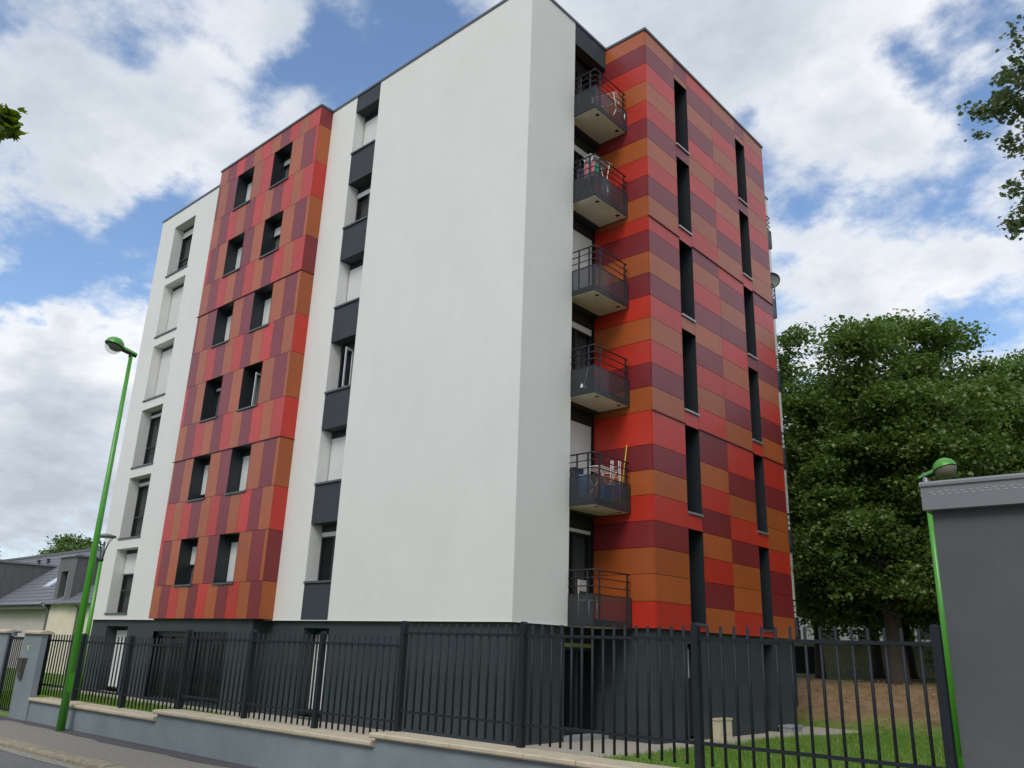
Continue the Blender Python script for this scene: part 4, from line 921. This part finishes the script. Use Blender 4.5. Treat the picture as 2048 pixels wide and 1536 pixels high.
m = MB(); f3.wall(m, 0, 12, -1.5, 2.3, [(.2, 11.8, .95, 1.75)]); f3.reveal(m, .2, 11.8, .95, 1.75, 0, .2); m.build('wall', M['pale'], ob)
m = MB(); f3.quad(m, .2, 11.8, .95, 1.75, .2); m.build('window', M['room'], ob)
m = MB(); f3.box(m, -.3, 12.3, 2.3, 2.5, -.4, 6); m.build('roof', M['pale'], ob)
sh = at(-.262, .965, 41, -1.15); t = thing('shrub', sh, 'loose dark shrub in front of the pale panel wall', 'shrub')
m = MB(); [m.tube([sh, (sh[0]+.35*math.cos(a), sh[1]+.3*math.sin(a), .1)], [.03, .01], 5) for a in (0, 1.6, 3, 4.4)]; m.build('stem', M['bark'], t)
r = np.random.default_rng(12); u = r.normal(0, 1, (60, 3)); leaves('foliage', np.array([sh[0], sh[1], -.35])+u*np.array([.32, .3, .42]), 16, .13, .11, M['leafB'], t, 14)
pp = at(-.378, .926, 43, -1.2); m = MB(); m.tube([pp, (pp[0], pp[1], 1.)], .035, 8); m.tube([(pp[0], pp[1], 1.), (pp[0], pp[1], 1.05)], .05, 8); tag(m.build('thin_pole', M['rail']), 'thin black pole in front of the olive boundary wall', 'pole')
c_ = at(-.345, .9386, 43, -1.18); m = MB(); m.box(c_[0]-.25, c_[0]+.25, c_[1]-.2, c_[1]+.2, c_[2], c_[2]+.22); m.box(c_[0]-.27, c_[0]+.27, c_[1]-.22, c_[1]+.22, c_[2]+.22, c_[2]+.28); tag(m.build('crate', M['pale']), 'small white crate at the foot of the olive boundary wall', 'crate')
mt = thing('meter_cabinet', (1.45, 6.33, ZG), 'ivory meter cabinet against the dark ground floor wall', 'cabinet')
m = MB(); m.box(1.33, 1.53, 6.0, 6.68, ZG-.05, -2.06); m.box(1.32, 1.55, 5.98, 6.70, -2.06, -2.02); m.build('housing', M['meter'], mt)
m = MB(); m.box(1.53, 1.542, 6.04, 6.64, -2.38, -2.09); m.build('door', M['meter'], mt)
m = MB(); m.box(1.53, 1.542, 6.04, 6.64, ZG, -2.40); m.build('base_flap', M['meter'], mt)
m = MB(); m.box(1.36, 1.72, 9.75, 10.45, ZG-.05, -2.36); m.box(1.34, 1.74, 9.73, 10.47, -2.36, -2.31); tag(m.build('concrete_block', M['conc']), 'grey concrete block on the path near the far red corner', 'block')

# ------------------------------------------------------------------ sky with broken cloud
BLOBS = [(-0.633, 0.457, 0.625, 0.095, -0.9), (-0.705, 0.405, 0.582, 0.061, -0.6), (-0.571, 0.487, 0.662, 0.05, -0.6), (-0.656, 0.389, 0.646, 0.032, -0.6), (-0.544, 0.524, 0.655, 0.039, -0.5), (-0.804, 0.161, 0.573, 0.04, -0.35), (-0.886, 0.256, 0.386, 0.062, -1.0), (-0.857, 0.32, 0.403, 0.056, -1.0), (-0.908, 0.232, 0.349, 0.046, -0.8), (-0.824, 0.342, 0.451, 0.047, -0.6), (-0.891, 0.314, 0.327, 0.03, -0.5), (-0.775, 0.286, 0.564, 0.03, -0.3), (-0.31, 0.811, 0.496, 0.042, -0.7), (-0.255, 0.837, 0.484, 0.035, -0.6), (-0.162, 0.873, 0.461, 0.049, -0.8), (-0.325, 0.751, 0.574, 0.024, -0.45), (-0.178, 0.793, 0.583, 0.035, -0.7), (-0.127, 0.831, 0.541, 0.031, -0.6), (-0.107, 0.784, 0.612, 0.047, -0.7), (-0.186, 0.745, 0.64, 0.024, -0.3), (-0.175, 0.924, 0.339, 0.049, -0.8), (-0.343, 0.835, 0.431, 0.022, -0.4), (-0.744, 0.318, 0.587, 0.041, -0.3), (-0.834, 0.229, 0.503, 0.097, 0.7), (-0.803, 0.31, 0.509, 0.067, 0.6), (-0.828, 0.193, 0.527, 0.055, 0.5), (-0.705, 0.336, 0.624, 0.058, 0.5), (-0.687, 0.382, 0.618, 0.032, 0.4), (-0.718, 0.418, 0.556, 0.044, 0.6), (-0.772, 0.382, 0.508, 0.043, 0.6), (-0.914, 0.28, 0.293, 0.058, 1.1), (-0.891, 0.337, 0.305, 0.035, 0.7), (-0.938, 0.295, 0.184, 0.106, 1.0), (-0.937, 0.261, 0.231, 0.055, 0.5), (-0.373, 0.656, 0.656, 0.136, 0.7), (-0.289, 0.73, 0.619, 0.091, 0.5), (-0.235, 0.8, 0.552, 0.054, 0.4), (-0.235, 0.822, 0.519, 0.049, 0.5), (-0.184, 0.836, 0.517, 0.042, 0.3), (-0.3, 0.846, 0.441, 0.077, 0.6), (-0.187, 0.892, 0.412, 0.05, 0.6), (-0.263, 0.881, 0.394, 0.059, 0.6)]
SUN = Vector((.30, -.64, .71)).normalized()
w = bpy.data.worlds.new('World'); SC.world = w; w.use_nodes = True; nt = w.node_tree; N = nt.nodes; L = nt.links
bg = N['Background']; bg.inputs['Strength'].default_value = .15
sky = N.new('ShaderNodeTexSky'); sky.sky_type = 'NISHITA'; sky.sun_disc = False; sky.sun_elevation = math.asin(SUN.z); sky.sun_rotation = math.atan2(SUN.x, SUN.y); sky.ozone_density = 1.6; sky.air_density = 1.0; sky.dust_density = 1.2
tc = N.new('ShaderNodeTexCoord'); D_ = tc.outputs['Generated']
def noise(vec, sc, det=9, ro=.58): n = N.new('ShaderNodeTexNoise'); n.inputs['Scale'].default_value = sc; n.inputs['Detail'].default_value = det; n.inputs['Roughness'].default_value = ro; L.new(vec, n.inputs['Vector']); return n
def math_(op, a, b_=None, c=None):
    n = N.new('ShaderNodeMath'); n.operation = op
    for i, v in enumerate((a, b_, c)):
        if v is None: continue
        if isinstance(v, (int, float)): n.inputs[i].default_value = v
        else: L.new(v, n.inputs[i])
    return n.outputs[0]
sp = N.new('ShaderNodeSeparateXYZ'); L.new(D_, sp.inputs[0])
den = math_('ADD', math_('MAXIMUM', sp.outputs[2], 0.), .35)
cb = N.new('ShaderNodeCombineXYZ'); L.new(math_('DIVIDE', sp.outputs[0], den), cb.inputs[0]); L.new(math_('DIVIDE', sp.outputs[1], den), cb.inputs[1]); L.new(math_('MULTIPLY', sp.outputs[2], .8), cb.inputs[2])
PV = cb.outputs[0]
wn = noise(PV, 5., 5, .6)
vm = N.new('ShaderNodeVectorMath'); vm.operation = 'SUBTRACT'; L.new(wn.outputs['Color'], vm.inputs[0]); vm.inputs[1].default_value = (.5, .5, .5)
vs = N.new('ShaderNodeVectorMath'); vs.operation = 'SCALE'; L.new(vm.outputs[0], vs.inputs[0]); vs.inputs['Scale'].default_value = .14
va = N.new('ShaderNodeVectorMath'); va.operation = 'ADD'; L.new(D_, va.inputs[0]); L.new(vs.outputs[0], va.inputs[1]); WD = va.outputs[0]
n1 = noise(PV, 4.2, 10, .60)
n5 = noise(PV, 12., 8, .62)
acc = math_('ADD', math_('MULTIPLY_ADD', n1.outputs['Fac'], 1.7, -.66), math_('MULTIPLY_ADD', n5.outputs['Fac'], 1.55, -.775))
for x, y, z, rr_, a in BLOBS:
    dn = N.new('ShaderNodeVectorMath'); dn.operation = 'DISTANCE'; L.new(WD, dn.inputs[0]); dn.inputs[1].default_value = (x, y, z)
    m_ = N.new('ShaderNodeMapRange'); m_.interpolation_type = 'SMOOTHSTEP'; m_.inputs['From Min'].default_value = rr_*1.35; m_.inputs['From Max'].default_value = 0; m_.inputs['To Min'].default_value = 0; m_.inputs['To Max'].default_value = a*.75
    L.new(dn.outputs['Value'], m_.inputs['Value']); acc = math_('ADD', acc, m_.outputs[0])
cov = N.new('ShaderNodeMapRange'); cov.interpolation_type = 'SMOOTHSTEP'; cov.inputs['From Min'].default_value = -.32; cov.inputs['From Max'].default_value = .50; L.new(acc, cov.inputs['Value'])
n3 = noise(PV, 3.1, 8, .55); n4 = noise(PV, 1.3, 4, .5)
sh_ = math_('ADD', math_('MULTIPLY', n3.outputs['Fac'], .6), math_('MULTIPLY', n4.outputs['Fac'], .55))
thick = N.new('ShaderNodeMapRange'); thick.inputs['From Min'].default_value = .3; thick.inputs['From Max'].default_value = 1.5; L.new(acc, thick.inputs['Value'])
sh2 = math_('SUBTRACT', sh_, math_('MULTIPLY', thick.outputs[0], .22))
cr = N.new('ShaderNodeValToRGB'); e = cr.color_ramp.elements
e[0].position = .34; e[0].color = (.46, .51, .58, 1); e[1].position = .66; e[1].color = (.88, .895, .92, 1); k = e.new(.5); k.color = (.62, .67, .74, 1)
L.new(sh2, cr.inputs[0])
cl = N.new('ShaderNodeVectorMath'); cl.operation = 'SCALE'; L.new(cr.outputs[0], cl.inputs[0]); cl.inputs['Scale'].default_value = 6.4
mx = N.new('ShaderNodeMixRGB'); L.new(cov.outputs[0], mx.inputs[0])
sk = N.new('ShaderNodeVectorMath'); sk.operation = 'MULTIPLY'; L.new(sky.outputs[0], sk.inputs[0]); sk.inputs[1].default_value = (1.08, 1.15, 1.2)
L.new(sk.outputs[0], mx.inputs[1]); L.new(cl.outputs[0], mx.inputs[2]); L.new(mx.outputs[0], bg.inputs['Color'])

sl_ = bpy.data.lights.new('sun', 'SUN'); sl_.energy = 1.35; sl_.angle = math.radians(25); sl_.color = (1, .93, .83)
so = bpy.data.objects.new('sun', sl_); COL.objects.link(so); so.rotation_euler = (-SUN).to_track_quat('-Z', 'Y').to_euler(); so.location = (0, -20, 30)

# ------------------------------------------------------------------ camera
cam = bpy.data.cameras.new('camera'); cam.sensor_width = 36; cam.lens = 1639.875/2048*36; cam.clip_end = 3000; cam.clip_start = .05
co_ = bpy.data.objects.new('camera', cam); COL.objects.link(co_); SC.camera = co_
R0, U0, F0 = Vector((.746652, .664333, .034248)), Vector((.181405, -.252876, .95034)), Vector((-.640002, .70336, .309324))
co_.matrix_world = Matrix(((R0.x, U0.x, -F0.x, 12.10506), (R0.y, U0.y, -F0.y, -13.57486), (R0.z, U0.z, -F0.z, -.60708), (0, 0, 0, 1)))
vsn = SC.view_settings; vsn.view_transform = 'Standard'; vsn.look = 'None'; vsn.exposure = .2; vsn.gamma = 1
